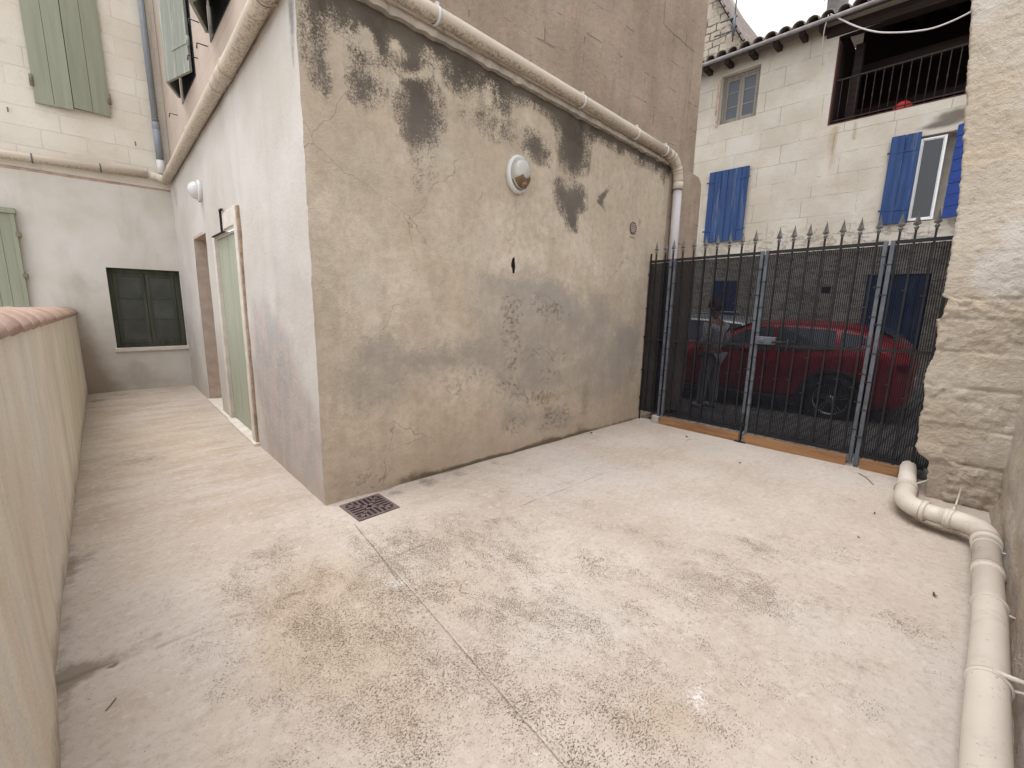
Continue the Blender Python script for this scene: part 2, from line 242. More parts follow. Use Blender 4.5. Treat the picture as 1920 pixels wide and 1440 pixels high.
# --- the stained plaster of the court wall
def mat_court():
    m = Mt('stained_plaster')
    streak = m.noise(1.0, 4, .6, m.map((5,5,.7)))
    base = m.mix(m.ss(m.noise(1.1, 5, .6), .35, .65), (.51,.42,.32), (.64,.545,.435))
    base = m.mix(m.ss(streak, .45, .7, 0, .35), base, (.38,.32,.25))
    base = m.mix(m.ss(m.noise(3.3, 4, .6), .55, .72, 0, .5), base, (.50,.405,.295))
    base = m.mix(m.ss(m.noise(14, 5, .7), .35, .7, 0, .45), base, (.34,.275,.21))
    base = m.mix(m.ss(m.noise(70, 3, .6), .54, .74, 0, .22), base, (.28,.225,.17)); base = m.mix(m.ss(m.noise(2.3, 6, .7, m.map((1,1,1), loc=(7,2,5))), .54, .7, 0, .5), base, (.55,.49,.41))
    zz = m.xyz()[2]
    base = m.mix(m.ss(m.math('ADD', m.math('MULTIPLY', zz, -1), m.noise(2.2,4)), -.25, .45, 0, .45), base, (.46,.355,.275))
    e = m.math('MULTIPLY', m.math('SUBTRACT', m.noise(5, 5, .6), .5), 1.1)
    g = m.attr('grey'); gn = m.math('ADD', g, m.math('ADD', m.math('MULTIPLY', e, .8), m.math('MULTIPLY', m.math('SUBTRACT', m.noise(26, 6, .78), .5), .9)))
    rim = m.math('MULTIPLY', m.ss(gn, .10, .26), m.ss(gn, .45, .30))
    base = m.mix(m.math('MULTIPLY', rim, m.ss(m.noise(2.7,3), .4, .6, 0, .4)), base, (.56,.48,.39))
    gcol = m.mix(m.noise(2.5,3), (.275,.24,.205), (.36,.325,.285))
    base = m.mix(m.math('MULTIPLY', m.ss(gn, .08, .7), m.ss(m.noise(1.9, 5, .65, m.map((1,1,1), loc=(3,3,3))), .3, .65, .35, .85)), base, gcol)
    bn = m.math('ADD', m.attr('brown'), m.math('MULTIPLY', m.math('SUBTRACT', m.noise(13, 6, .75), .5), 1.2))
    base = m.mix(m.ss(bn, .2, 1.0, 0, .85), base, m.mix(m.ss(zz, .3, .1), (.22,.165,.10), (.10,.08,.045)))
    d = m.attr('dark')
    drip = m.math('MULTIPLY', m.math('SUBTRACT', m.noise(1.0, 6, .7, m.map((7,7,1.1))), .5), 1.5)
    blot = m.math('MULTIPLY', m.math('SUBTRACT', m.noise(11, 8, .78), .5), 1.3)
    fine = m.math('SUBTRACT', m.noise(75, 4, .7), .5)
    hl = m.math('ADD', m.attr('halo'), m.math('ADD', drip, m.math('MULTIPLY', fine, .9)))
    base = m.mix(m.math('MULTIPLY', m.ss(hl, .25, 1.25), .62), base, (.21,.178,.15))
    dn = m.math('ADD', m.attr('halo'), m.math('ADD', m.math('MULTIPLY', drip, .55), m.math('ADD', blot, m.math('MULTIPLY', fine, 1.3))))
    ramp = m.math('MULTIPLY', m.ss(dn, .26, .72), m.ss(d, .0, .3))
    under = m.math('SUBTRACT', m.math('SUBTRACT', 3.545, m.math('MULTIPLY', m.xyz()[0], .045)), zz)     # how far below the ledge
    dcol = m.mix(m.ss(m.noise(7,5,.65), .35, .65), (.062,.051,.040), (.115,.098,.08))
    dcol = m.mix(m.ss(m.math('ADD', under, m.math('MULTIPLY', blot, .3)), .2, .75), dcol, (.135,.115,.098))
    base = m.mix(m.math('MULTIPLY', ramp, m.ss(m.noise(3.5, 4), .25, .6, .78, .97)), base, dcol)
    ck = m.cracks(1.1, .0035, 3.0); base = m.mix(m.math('MULTIPLY', ck, .5), base, (.15,.12,.09))
    hole = m.ss(d, 1.05, 1.2); base = m.mix(hole, base, (.012,.01,.008))
    fl = m.attr('flake'); fn = m.math('MULTIPLY', fl, m.ss(m.noise(17, 6, .72, m.map((1,1,1.3))), .55, .60))
    base = m.mix(m.math('MULTIPLY', fn, .6), base, (.50,.42,.31))
    flake_shade = m.math('MULTIPLY', fl, m.ss(m.noise(17, 6, .72, m.map((1,1,1.3), loc=(0,0,.012))), .55, .60))
    base = m.mix(m.math('MULTIPLY', m.math('SUBTRACT', flake_shade, fn, clamp=True), .5), base, (.17,.13,.09))  # dark edge painted as the shadow just below each raised flake
    h = m.math('ADD', m.math('MULTIPLY', m.noise(75, 3, .6), .38), m.math('MULTIPLY', m.noise(9, 5, .6), .75))
    h = m.math('ADD', h, m.math('MULTIPLY', fn, 1.1)); h = m.math('SUBTRACT', h, m.math('MULTIPLY', hole, 6)); h = m.math('ADD', h, m.math('MULTIPLY', rim, .12))
    return m.done(base, .95, h, .009, spec=.15)
def mat_alley():
    m = Mt('pale_limewash')
    base = m.mix(m.ss(m.noise(.9, 5, .6), .35, .65), (.50,.46,.42), (.58,.55,.52))
    base = m.mix(m.ss(m.noise(1.0, 4, .6, m.map((4,4,.5))), .5, .75, 0, .4), base, (.42,.395,.39))
    p = m.math('ADD', m.attr('pink'), m.math('MULTIPLY', m.math('SUBTRACT', m.noise(6,5,.65), .5), .9))
    base = m.mix(m.ss(p, .25, .95, 0, .6), base, m.mix(m.ss(m.noise(7,4,.6,m.map((1,1,.5))),.42,.6), (.43,.345,.315), (.32,.30,.30)))
    base = m.mix(m.math('MULTIPLY', m.ss(m.attr('pink'), .3, .9), m.ss(m.noise(18, 6, .75), .56, .64, 0, .45)), base, (.56,.54,.53))
    dk = m.math('ADD', m.attr('dark'), m.math('MULTIPLY', m.math('SUBTRACT', m.noise(14,5,.7), .5), .8))
    base = m.mix(m.ss(dk, .3, .8, 0, .8), base, (.17,.16,.155))
    zz = m.xyz()[2]
    base = m.mix(m.ss(m.math('ADD', m.math('MULTIPLY', zz, -1), m.math('MULTIPLY', m.noise(5,5,.65), .5)), -.05, .28, 0, .35), base, (.40,.34,.28)); base = m.mix(m.math('MULTIPLY', m.cracks(.8,.003,1.0), .35), base, (.25,.21,.18))
    base = m.mix(m.ss(m.noise(45,3), .62, .75, 0, .2), base, (.40,.36,.32))
    h = m.math('ADD', m.math('MULTIPLY', m.noise(40, 3, .6), .4), m.math('MULTIPLY', m.noise(5, 4, .6), 1.4))
    return m.done(base, .92, h, .005, spec=.18)
def mat_far():
    m = Mt('pale_render')
    base = m.mix(m.ss(m.noise(1.2, 5, .6), .35, .65), (.57,.53,.47), (.65,.62,.58))
    base = m.mix(m.ss(m.noise(1.0, 4, .6, m.map((3,3,1))), .5, .75, 0, .35), base, (.41,.355,.29))
    dk = m.math('ADD', m.attr('brown'), m.math('MULTIPLY', m.math('SUBTRACT', m.noise(4,5,.6), .5), .7))
    base = m.mix(m.ss(dk, .2, 1.0, 0, .75), base, (.25,.19,.135))
    h = m.math('ADD', m.math('MULTIPLY', m.noise(45, 3, .6), .3), m.math('MULTIPLY', m.noise(4, 4, .6), 1.2))
    return m.done(base, .93, h, .005, spec=.15)
def mat_blocks(name, c1, c2, joint, ax, w_, h_, mort=.008, jf=.6, dirt=(.3,.25,.19), dirtf=.4, wob=.02, bd=.006, attrs=False, loc=(0,0,0), rough_low=None):
    """coursed stone; ax 'x' or 'y' is the wall's horizontal axis"""
    m = Mt(name); X = m.xyz()
    hz = X[0] if ax == 'x' else X[1]
    wv = m.math('MULTIPLY', m.math('SUBTRACT', m.noise(3.0, 3), .5), wob*2)
    wv2 = m.math('MULTIPLY', m.math('SUBTRACT', m.noise(14, 4, .7), .5), wob)
    v = m.comb(m.math('ADD', hz, wv2), m.math('ADD', m.math('ADD', X[2], loc[2]), m.math('ADD', wv, wv2)), 0.0)
    f, c = m.brick(v, w_, h_, mort, .4)
    base = m.mix(m.ss(m.noise(1.4, 5, .6), .3, .7), c1, c2)
    lum = m.N.new('ShaderNodeRGBToBW'); m.L.new(c, lum.inputs[0])
    base = m.mix(m.math('MULTIPLY', lum.outputs[0], .16), base, tuple(x*.72 for x in c1))
    base = m.mix(m.ss(m.noise(2.5, 6, .7, m.map((1,1,1.4))), .5, .72, 0, dirtf), base, dirt)
    base = m.mix(m.ss(m.noise(30, 4, .65), .55, .75, 0, .3), base, tuple(x*.6 for x in c1))
    jn = m.math('MULTIPLY', f, m.ss(m.noise(2.2, 4, .6), .36, .56))
    base = m.mix(m.math('MULTIPLY', jn, jf), base, joint)
    h = m.math('ADD', m.math('MULTIPLY', m.noise(30, 5, .65), .8), m.math('MULTIPLY', m.noise(6, 5, .6), 1.4))
    h = m.math('SUBTRACT', h, m.math('MULTIPLY', jn, .9))
    if attrs:
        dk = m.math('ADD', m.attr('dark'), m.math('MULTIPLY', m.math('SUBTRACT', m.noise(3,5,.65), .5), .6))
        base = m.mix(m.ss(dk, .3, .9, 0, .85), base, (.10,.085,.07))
        rs = m.math('ADD', m.attr('rust'), m.math('MULTIPLY', m.math('SUBTRACT', m.noise(3,5,.65,m.map((1,3,.6))), .5), .8))
        base = m.mix(m.ss(rs, .3, 1., 0, .6), base, (.30,.215,.125))
        er = m.math('MULTIPLY', m.attr('eroded'), m.ss(m.noise(5, 6, .75, m.map((1,1,2.6))), .5, .62))
        base = m.mix(m.math('MULTIPLY', er, .35), base, (.28,.22,.15)); h = m.math('SUBTRACT', h, m.math('MULTIPLY', er, 3.0))
    return m.done(base, .95, h, bd, spec=.12)
def mat_upper():
    m = Mt('aged_brown_render'); X = m.xyz()
    base = m.mix(m.ss(m.noise(1.0, 5, .6), .35, .65), (.315,.245,.185), (.40,.32,.25))
    base = m.mix(m.ss(m.noise(1.0, 5, .65, m.map((5,5,.7))), .48, .7, 0, .6), base, (.27,.215,.165))
    base = m.mix(m.ss(m.noise(4, 5, .7), .55, .7, 0, .5), base, (.45,.31,.215))
    base = m.mix(m.ss(m.noise(22, 5, .7), .5, .7, 0, .4), base, (.22,.17,.13))
    v = m.comb(X[0], m.math('ADD', X[2], m.math('MULTIPLY', m.noise(3,4), .06)), 0.0)
    f, c = m.brick(v, .55, .3, .009, .5)
    cr = m.math('MULTIPLY', f, m.ss(m.noise(2.6, 4, .65), .50, .62))
    base = m.mix(m.math('MULTIPLY', cr, .35), base, (.15,.115,.085))
    h = m.math('ADD', m.noise(25, 5, .65), m.math('MULTIPLY', m.noise(5, 5, .6), 2.0)); h = m.math('SUBTRACT', h, m.math('MULTIPLY', cr, 1.3))
    return m.done(base, .95, h, .008, spec=.12)
def mat_floor():
    m = Mt('worn_concrete'); X = m.xyz()
    base = m.mix(m.ss(m.noise(1.1, 5, .6), .35, .65), (.445,.375,.315), (.515,.452,.398))
    base = m.mix(m.ss(m.noise(.7, 3, .5), .45, .65, 0, .6), base, (.50,.452,.42))
    st = m.map((2.0,9.0,1), (0,0,math.radians(8)))
    base = m.mix(m.ss(m.noise(1.0, 6, .7, st), .53, .72, 0, .45), base, (.34,.28,.225))
    al = m.math('MULTIPLY', m.ss(X[1], 2.6, 4.5), m.ss(X[0], 1.3, .9))
    base = m.mix(m.math('MULTIPLY', al, m.ss(m.noise(1.0, 6, .75, m.map((1.6,5,1), loc=(5,1,0))), .42, .64, .1, .75)), base, (.37,.29,.215))
    base = m.mix(m.math('MULTIPLY', m.ss(m.attr('speck'), .1, .6), .0), base, (.4,.3,.2))
    base = m.mix(m.ss(m.noise(8, 5, .65), .48, .72, 0, .3), base, (.37,.315,.26)); base = m.mix(m.ss(m.noise(28, 5, .72), .48, .66, 0, .45), base, (.35,.295,.245)); base = m.mix(m.ss(m.noise(19, 5, .7, m.map((1,1,1),loc=(4,4,0))), .52, .66, 0, .45), base, (.57,.52,.475))
    oc = m.math('ADD', m.attr('ochre'), m.math('MULTIPLY', m.math('SUBTRACT', m.noise(6,5,.65), .5), .6))
    base = m.mix(m.ss(oc, .15, 1., 0, .45), base, (.42,.325,.225))
    # fine scratches drawn by water and brooms
    sc = m.ss(m.noise(1.0, 4, .65, m.map((14,90,1), (0,0,math.radians(-14)))), .63, .72, 0, .35)
    base = m.mix(m.math('MULTIPLY', sc, m.ss(m.noise(2.4,3), .38, .56)), base, (.28,.23,.18)); sc2 = m.ss(m.noise(1.0, 4, .65, m.map((12,70,1), (0,0,math.radians(24)))), .62, .72, 0, .35); base = m.mix(m.math('MULTIPLY', sc2, m.ss(m.noise(1.7,3,.5,m.map((1,1,1),loc=(8,1,0))), .45, .6)), base, (.28,.23,.18))
    # pits and lichen flecks
    dens = m.math('ADD', m.attr('speck'), m.math('MULTIPLY', m.math('SUBTRACT', m.noise(3.0, 9, .78, m.map((1.5,.9,1),(0,0,math.radians(20)))), .5), 4.2))
    dens = m.math('ADD', dens, .44); dn = m.ss(dens, .18, 1.75)
    sv = m.map((1.0,2.4,1), (0,0,math.radians(35)))
    nz = m.noise(92, 2, .6, sv); nz2 = m.noise(150, 2, .6, m.map((1.5,1,1),(0,0,math.radians(-30))))
    fk = m.ss(m.math('SUBTRACT', nz, m.math('SUBTRACT', .71, m.math('MULTIPLY', dn, .15))), 0.0, .014)
    fk2 = m.ss(m.math('SUBTRACT', nz2, m.math('SUBTRACT', .72, m.math('MULTIPLY', dn, .155))), 0.0, .014)
    big = m.ss(m.math('ADD', m.attr('speck'), m.math('MULTIPLY', m.math('SUBTRACT', m.noise(3.5, 5, .75, m.map((1,1,1),loc=(3,3,0))), .5), 3.2)), .5, 1.7)
    vd = m.math('ADD', m.voro(48), m.math('MULTIPLY', m.math('SUBTRACT', m.noise(90,2), .5), .35))
    fk3 = m.ss(m.math('SUBTRACT', m.math('MULTIPLY', big, .33), vd), 0.0, .05)
    fk = m.math('MAXIMUM', fk, m.math('MAXIMUM', m.math('MULTIPLY', fk2, .85), fk3))
    fcol = m.mix(m.ss(m.noise(5,3), .35, .65), (.115,.078,.045), (.21,.152,.098))
    base = m.mix(m.math('MULTIPLY', m.ss(dens, .5, 1.4), .06), base, (.34,.27,.19))
    base = m.mix(m.math('MULTIPLY', fk, .9), base, fcol)
    # white mineral patches
    wt = m.math('ADD', m.attr('white'), m.math('MULTIPLY', m.math('SUBTRACT', m.noise(65,6,.75), .5), 2.4))
    base = m.mix(m.math('MULTIPLY', m.ss(m.attr('white'), .05, .5), m.ss(wt, .80, 1.0, 0, .55)), base, (.76,.77,.80))
    dt = m.math('ADD', m.attr('dirt'), m.math('MULTIPLY', m.math('SUBTRACT', m.noise(16,6,.7), .5), 1.3))
    base = m.mix(m.ss(dt, .3, .95, 0, .75), base, (.19,.155,.12))
    ms = m.math('ADD', m.attr('moss'), m.math('MULTIPLY', m.math('SUBTRACT', m.noise(60,4,.7), .5), .8))
    base = m.mix(m.ss(ms, .35, .7, 0, .85), base, (.10,.10,.025))
    base = m.mix(m.math('MULTIPLY', m.cracks(.6, .002, 7.0, .58, .66), .3), base, (.2,.16,.12))
    # joints between the pours
    wob = m.math('MULTIPLY', m.math('SUBTRACT', m.noise(3.5, 5, .7), .5), .05)
    def line(ax, ay, bx, by, wd, amp=1.0):
        L = math.hypot(bx-ax, by-ay); nx, ny = -(by-ay)/L, (bx-ax)/L; tx, ty = (bx-ax)/L, (by-ay)/L
        d = m.math('ADD', m.math('MULTIPLY', X[0], nx), m.math('MULTIPLY', X[1], ny)); d = m.math('SUBTRACT', d, ax*nx+ay*ny)
        d = m.math('ABSOLUTE', m.math('ADD', d, m.math('MULTIPLY', wob, amp)))
        t = m.math('SUBTRACT', m.math('ADD', m.math('MULTIPLY', X[0], tx), m.math('MULTIPLY', X[1], ty)), ax*tx+ay*ty)
        return m.math('MULTIPLY', m.ss(d, wd*1.8, wd*.6), m.math('MULTIPLY', m.ss(t, -.02, .0), m.ss(t, L+.02, L)))
    j1 = m.math('MULTIPLY', line(1.1,2.192,4.9,2.06,.0025), m.ss(m.noise(4,3), .42, .62, .0, .6))
    j2 = m.math('MULTIPLY', line(-.26,2.27,1.1,2.192,.008), m.ss(m.noise(6,3), .4, .65, .0, .45))
    j3 = m.math('MULTIPLY', line(1.153,2.711,1.098,2.192,.0018,.2), .5)
    j4 = line(1.098,2.192,.95,.45,.0018,.06); j4l = line(1.106,2.192,.958,.45,.0022,.06)
    j4b = m.math('MULTIPLY', line(1.098,2.192,1.06,1.95,.003,.3), .45)
    jj = m.math('MAXIMUM', m.math('MAXIMUM', j1, j2), m.math('MAXIMUM', j3, j4b))
    base = m.mix(m.math('MULTIPLY', jj, .8), base, (.14,.11,.08)); base = m.mix(m.math('MULTIPLY', j4, m.ss(m.noise(5,3), .4, .6, .05, .3)), base, (.24,.19,.15))
    base = m.mix(m.math('MULTIPLY', j4l, m.ss(m.noise(4,3), .4, .6, .05, .3)), base, (.68,.62,.56))
    h = m.math('ADD', m.math('MULTIPLY', m.noise(55, 4, .65), .5), m.math('MULTIPLY', m.noise(6, 4, .6), 1.0))
    h = m.math('SUBTRACT', h, m.math('MULTIPLY', fk, .6)); h = m.math('SUBTRACT', h, m.math('MULTIPLY', m.math('MAXIMUM', jj, m.math('MULTIPLY', j4, .5)), 1.5))
    return m.done(base, .95, h, .006, spec=.1)
def mat_pier():
    m = Mt('rough_limestone'); X = m.xyz()
    base = m.mix(m.ss(m.noise(1.6, 5, .6), .35, .65), (.475,.405,.325), (.56,.505,.43))
    base = m.mix(m.ss(m.noise(2.2, 5, .65, m.map((1,1,2.2))), .5, .68, 0, .45), base, (.57,.465,.33))
    base = m.mix(m.ss(m.noise(3.0, 6, .7, m.map((1,1,1.5))), .54, .72, 0, .4), base, (.42,.345,.27))
    patch = m.ss(m.noise(1.3, 3, .5, m.map((1,1,.8), loc=(3,1,2))), .5, .56)
    base = m.mix(m.math('MULTIPLY', patch, .55), base, (.60,.565,.53))
    base = m.mix(m.ss(m.noise(11, 6, .75, m.map((1,1,1.8))), .56, .66, 0, .5), base, (.27,.21,.15))
    base = m.mix(m.ss(m.noise(60, 3, .6), .6, .75, 0, .3), base, (.28,.22,.16))
    low = m.ss(m.math('ADD', X[2], m.math('MULTIPLY', m.noise(3,4), .4)), .75, .2, 0, .5)
    base = m.mix(low, base, (.36,.29,.235))
    h = m.math('ADD', m.noise(35, 6, .7), m.math('MULTIPLY', m.noise(10, 6, .72, m.map((1,1,1.2))), 2.5))
    return m.done(base, .96, h, .011, spec=.1)
def mat_street():
    m = Mt('grey_setts'); f, c = m.brick(m.map((1,1,1), (0,0,.04)), .16, .11, .012, .3)
    base = m.mix(m.ss(m.noise(2,5), .35, .65), (.16,.155,.15), (.26,.25,.235)); base = m.mix(m.math('MULTIPLY', f, .7), base, (.07,.065,.06))
    return m.done(base, .85, m.math('SUBTRACT', m.noise(30,4), f), .01, spec=.25)
def mat_wood(name, col, dark, ax=2, sc=1.0, rough=.7, wear=None, wearf=0.0, obj=True, bd=.002):
    m = Mt(name, obj); st = [30*sc,30*sc,30*sc]; st[ax] = 1.6*sc
    g = m.noise(1.0, 5, .65, m.map(tuple(st)))
    base = m.mix(m.ss(g, .35, .68), col, dark); base = m.mix(m.ss(m.noise(2.5,4), .4, .7, 0, .35), base, tuple((a+b)/2 for a,b in zip(col,dark)))
    if wear: base = m.mix(m.math('MULTIPLY', m.ss(m.noise(1.0, 6, .75, m.map(tuple(x*.7 for x in st))), .56, .62), wearf), base, wear)
    return m.done(base, rough, g, bd, spec=.25)
def mat_screen():
    m = Mt('privacy_netting'); Y = m.xyz()[1]; N, L = m.N, m.L
    p = m.math('FRACT', m.math('DIVIDE', m.math('ADD', Y, m.math('MULTIPLY', m.noise(2.0,2), .01)), .0165))
    stripe = m.math('MULTIPLY', m.ss(p, .18, .34), m.ss(p, .82, .66))
    Z = m.xyz()[2]
    q = m.math('FRACT', m.math('DIVIDE', Z, .031)); stripe = m.math('MULTIPLY', stripe, m.ss(q, .0, .10, .75, 1.0))
    tr = m.math('ADD', .035, m.math('MULTIPLY', stripe, m.ss(m.noise(3,3), .3, .7, .12, .17)))
    t = N.new('ShaderNodeBsdfTransparent'); mx = N.new('ShaderNodeMixShader')
    m.done(m.var((.010,.0105,.0145), .2, 5), .85, spec=.1)
    L.new(tr, mx.inputs[0]); L.new(m.b.outputs[0], mx.inputs[1]); L.new(t.outputs[0], mx.inputs[2]); L.new(mx.outputs[0], N['Material Output'].inputs['Surface'])
    return m.m
def mat_pipe(name, col):
    m = Mt(name); base = m.var(col, .05, 3)
    base = m.mix(m.ss(m.noise(7, 6, .75), .52, .70, 0, .4), base, tuple(x*.62 for x in col)); base = m.mix(m.ss(m.noise(26, 5, .75), .60, .70, 0, .3), base, tuple(x*.5 for x in col))
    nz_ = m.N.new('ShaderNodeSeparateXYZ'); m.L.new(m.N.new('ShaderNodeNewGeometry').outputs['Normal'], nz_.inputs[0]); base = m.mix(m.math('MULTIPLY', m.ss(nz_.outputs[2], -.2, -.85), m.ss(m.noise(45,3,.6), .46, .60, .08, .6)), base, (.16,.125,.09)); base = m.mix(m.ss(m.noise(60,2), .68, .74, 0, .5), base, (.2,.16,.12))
    return m.done(base, m.ss(m.noise(6,4), .3, .7, .38, .6), m.noise(6,3), .0008, spec=.4)
def mat_parapet():
    m = Mt('streaked_plaster')
    base = m.mix(m.ss(m.noise(1.2,5), .35, .65), (.68,.60,.49), (.76,.70,.60)); base = m.mix(m.math('MULTIPLY', m.cracks(.9, .003, 2.0), .4), base, (.25,.2,.15))
    base = m.mix(m.ss(m.noise(1.0, 5, .6, m.map((6,6,.5))), .46, .70, 0, .45), base, (.56,.46,.34))
    base = m.mix(m.ss(m.noise(1.0, 5, .6, m.map((5,5,.5), loc=(4,2,1))), .5, .68, 0, .5), base, (.57,.55,.50))
    base = m.mix(m.ss(m.noise(1.0, 5, .6, m.map((7,7,.6), loc=(9,5,3))), .54, .72, 0, .3), base, (.42,.39,.29))
    base = m.mix(m.ss(m.noise(1.0, 5, .6, m.map((4,4,.7), loc=(1,7,3))), .56, .72, 0, .35), base, (.60,.46,.34))
    z = m.xyz()[2]; base = m.mix(m.ss(m.math('ADD', m.math('MULTIPLY', z, -1), m.math('MULTIPLY', m.noise(7,5,.65), .4)), .05, .24, 0, .6), base, (.24,.195,.14))
    h = m.math('ADD', m.math('MULTIPLY', m.noise(35,4,.6), .4), m.math('MULTIPLY', m.noise(1.0, 4, .6, m.map((8,8,3))), 1.0)); h = m.math('ADD', h, m.math('MULTIPLY', m.noise(90,3,.6), .5)); base = m.mix(m.ss(m.noise(50,4,.7), .52, .7, 0, .25), base, (.36,.30,.23))
    return m.done(base, .93, h, .006, spec=.15)
def mat_tile(name, c1, c2, c3):
    m = Mt(name); oi = m.N.new('ShaderNodeObjectInfo').outputs['Random']; base = m.mix(m.ss(m.noise(4,5,.65), .35, .65), c1, c2); base = m.mix(m.ss(m.noise(13,6,.7), .5, .68, 0, .6), base, c3); base = m.mix(m.ss(oi, .2, 1., 0, .4), base, tuple(x*.7 for x in c1)); base = m.mix(m.ss(m.noise(30,5,.75), .55, .68, 0, .4), base, (.30,.24,.20))
    return m.done(base, .88, m.noise(40,4), .002, spec=.2)
def mat_glass(name, col=(.02,.024,.028), rough=.06):
    m = Mt(name); return m.done(m.var(col,.2,2), rough, spec=.6)

M = dict(bounce=simple('bounce_ground',(.55,.52,.48),.95,obj=False),
 court=mat_court(), alley=mat_alley(), far=mat_far(), upper=mat_upper(), floor=mat_floor(), pier=mat_pier(), street=mat_street(), screen=mat_screen(), parapet=mat_parapet(),
 farblocks=mat_blocks('pale_block_wall', (.68,.62,.53),(.74,.70,.62),(.42,.36,.29),'x',.46,.25,.006,.2,(.52,.45,.35),.3,.012,.004),
 house=mat_blocks('pale_ashlar', (.46,.415,.345),(.55,.51,.45),(.27,.22,.165),'y',.78,.40,.007,.5,(.44,.365,.27),.4,.012,.006,attrs=True,loc=(0,0,.1)),  # house stone in its own pale colour
 oldblocks=mat_blocks('weathered_rubble', (.36,.31,.25),(.52,.46,.38),(.10,.08,.06),'y',.3,.2,.02,.9,(.2,.17,.14),.7,.06,.03),
 pvc=mat_pipe('cream_pvc',(.56,.485,.39)), pvcw=mat_pipe('pale_pvc',(.60,.545,.48)), pvcp=mat_pipe('whitish_pvc',(.50,.465,.47)), zinc=mat_pipe('zinc',(.24,.265,.30)),
 seal=simple('rubber_seal',(.09,.075,.06),.8), ring=simple('aged_pipe_collar',(.40,.31,.235),.7,amt=.2), ledge=simple('grey_mortar',(.42,.37,.31),.95,bump=.006,bscale=25,amt=.2,obj=False), ledgep=simple('pink_mortar',(.42,.31,.25),.95,bump=.004,bscale=25,amt=.2,obj=False),
 green=mat_wood('sage_green_paint',(.40,.42,.335),(.335,.35,.28),2,.7,.65,(.38,.38,.31),.4), greend=mat_wood('weathered_green_paint',(.22,.235,.20),(.29,.30,.265),2,.7,.75,(.46,.45,.42),.65,bd=.003),
 greens=mat_wood('green_shutter_paint',(.30,.315,.24),(.255,.27,.205),2,.5,.65,(.3,.32,.24),.25), blue=mat_wood('blue_shutter_paint',(.032,.068,.175),(.02,.044,.125),2,.5,.8,(.10,.135,.22),.6), blueb=mat_wood('bright_blue_paint',(.018,.055,.26),(.014,.04,.18),1,.5,.5),
 wood=mat_wood('orange_pine',(.32,.175,.085),(.19,.095,.045),1,.7,.7,(.11,.055,.03),.8,obj=False), beam=mat_wood('old_beam',(.04,.028,.024),(.022,.015,.014),1,.5,.85,obj=False),
 frame=mat_wood('grey_window_wood',(.27,.25,.215),(.19,.17,.14),2,.6,.8), fdark=mat_wood('olive_window_wood',(.085,.088,.062),(.055,.058,.045),2,.6,.8),
 stonetrim=simple('pale_stone_trim',(.62,.57,.505),.85,amt=.1,bump=.002,obj=False), rustedge=simple('rust_stained_edge',(.33,.235,.17),.9,amt=.3,scale=20,obj=False), jamb=simple('pinkish_jamb_plaster',(.48,.375,.315),.93,amt=.12,bump=.004,bscale=20,obj=False),
 iron=simple('dark_iron',(.017,.017,.019),.55,.3,amt=.25), rust=simple('rusty_iron',(.035,.024,.021),.8,.2,amt=.4,scale=30), galv=simple('galvanised_steel',(.11,.12,.14),.55,.3,amt=.25,scale=12), fin=simple('grey_cast_iron',(.14,.135,.13),.6,.3,amt=.25,scale=30),
 tie=simple('black_plastic',(.012,.012,.014),.5), hinge=simple('painted_rusty_hinge',(.20,.175,.12),.75,.1,amt=.3,scale=40), grate=simple('dull_purple_iron',(.17,.125,.12),.7,.2,amt=.2,scale=25,bump=.001), pit=simple('dark_sump',(.02,.015,.015),.9),
 white=simple('white_plastic',(.62,.62,.60),.4,amt=.03), greyglass=simple('frosted_glass',(.42,.41,.36),.25,amt=.08,spec=.6), whiteglass=simple('milky_glass',(.60,.60,.60),.22,amt=.05,spec=.6), amber=simple('amber_dirt_glass',(.16,.095,.05),.4,amt=.35,scale=30,spec=.5),
 vent=simple('brown_vent',(.15,.07,.035),.6), glass=mat_glass('dark_pane',(.012,.014,.018),.2), glassb=mat_glass('blue_grey_pane',(.035,.045,.06),.35), screenw=simple('insect_screen',(.07,.073,.062),.75,amt=.3,scale=3), upvc=simple('white_window_frame',(.74,.75,.75),.35,amt=.03),
 tile=mat_tile('pink_terracotta',(.46,.30,.235),(.56,.42,.355),(.54,.45,.40)), rtile=mat_tile('weathered_roof_tile',(.20,.155,.13),(.30,.26,.24),(.07,.06,.055)),
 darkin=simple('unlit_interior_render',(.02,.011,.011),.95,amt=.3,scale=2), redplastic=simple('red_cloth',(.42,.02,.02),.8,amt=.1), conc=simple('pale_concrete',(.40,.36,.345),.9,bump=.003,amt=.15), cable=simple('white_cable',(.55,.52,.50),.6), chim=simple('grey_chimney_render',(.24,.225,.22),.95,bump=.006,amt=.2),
 gl_red=simple('red_car_paint',(.40,.012,.016),.22,.1,amt=.03,spec=.6), gl_sil=simple('silver_car_paint',(.52,.54,.56),.25,.4,amt=.03,spec=.6), carglass=mat_glass('car_glass',(.11,.125,.15),.08), tyre=simple('tyre_rubber',(.02,.02,.02),.85), trim=simple('black_car_trim',(.02,.02,.022),.6), chrome=simple('bright_metal',(.35,.35,.37),.35,.8), redlamp=simple('red_lens',(.25,.005,.01),.2), clearlamp=simple('clear_lens',(.55,.57,.6),.15),  # car glass colour includes a painted bluish sky reflection
 skin=simple('skin',(.42,.24,.17),.55,amt=.05), hair=simple('dark_brown_hair',(.045,.028,.02),.7,amt=.3,scale=60), shirt=simple('pale_grey_shirt',(.6,.6,.62),.9,amt=.08,scale=15), trousers=simple('grey_trousers',(.33,.34,.37),.9,amt=.08), shoe=simple('pale_shoe',(.5,.5,.55),.6), leaf=simple('dry_leaf',(.10,.06,.03),.85,amt=.3,scale=60), ground=simple('distant_ground',(.30,.27,.23),.95,obj=False))

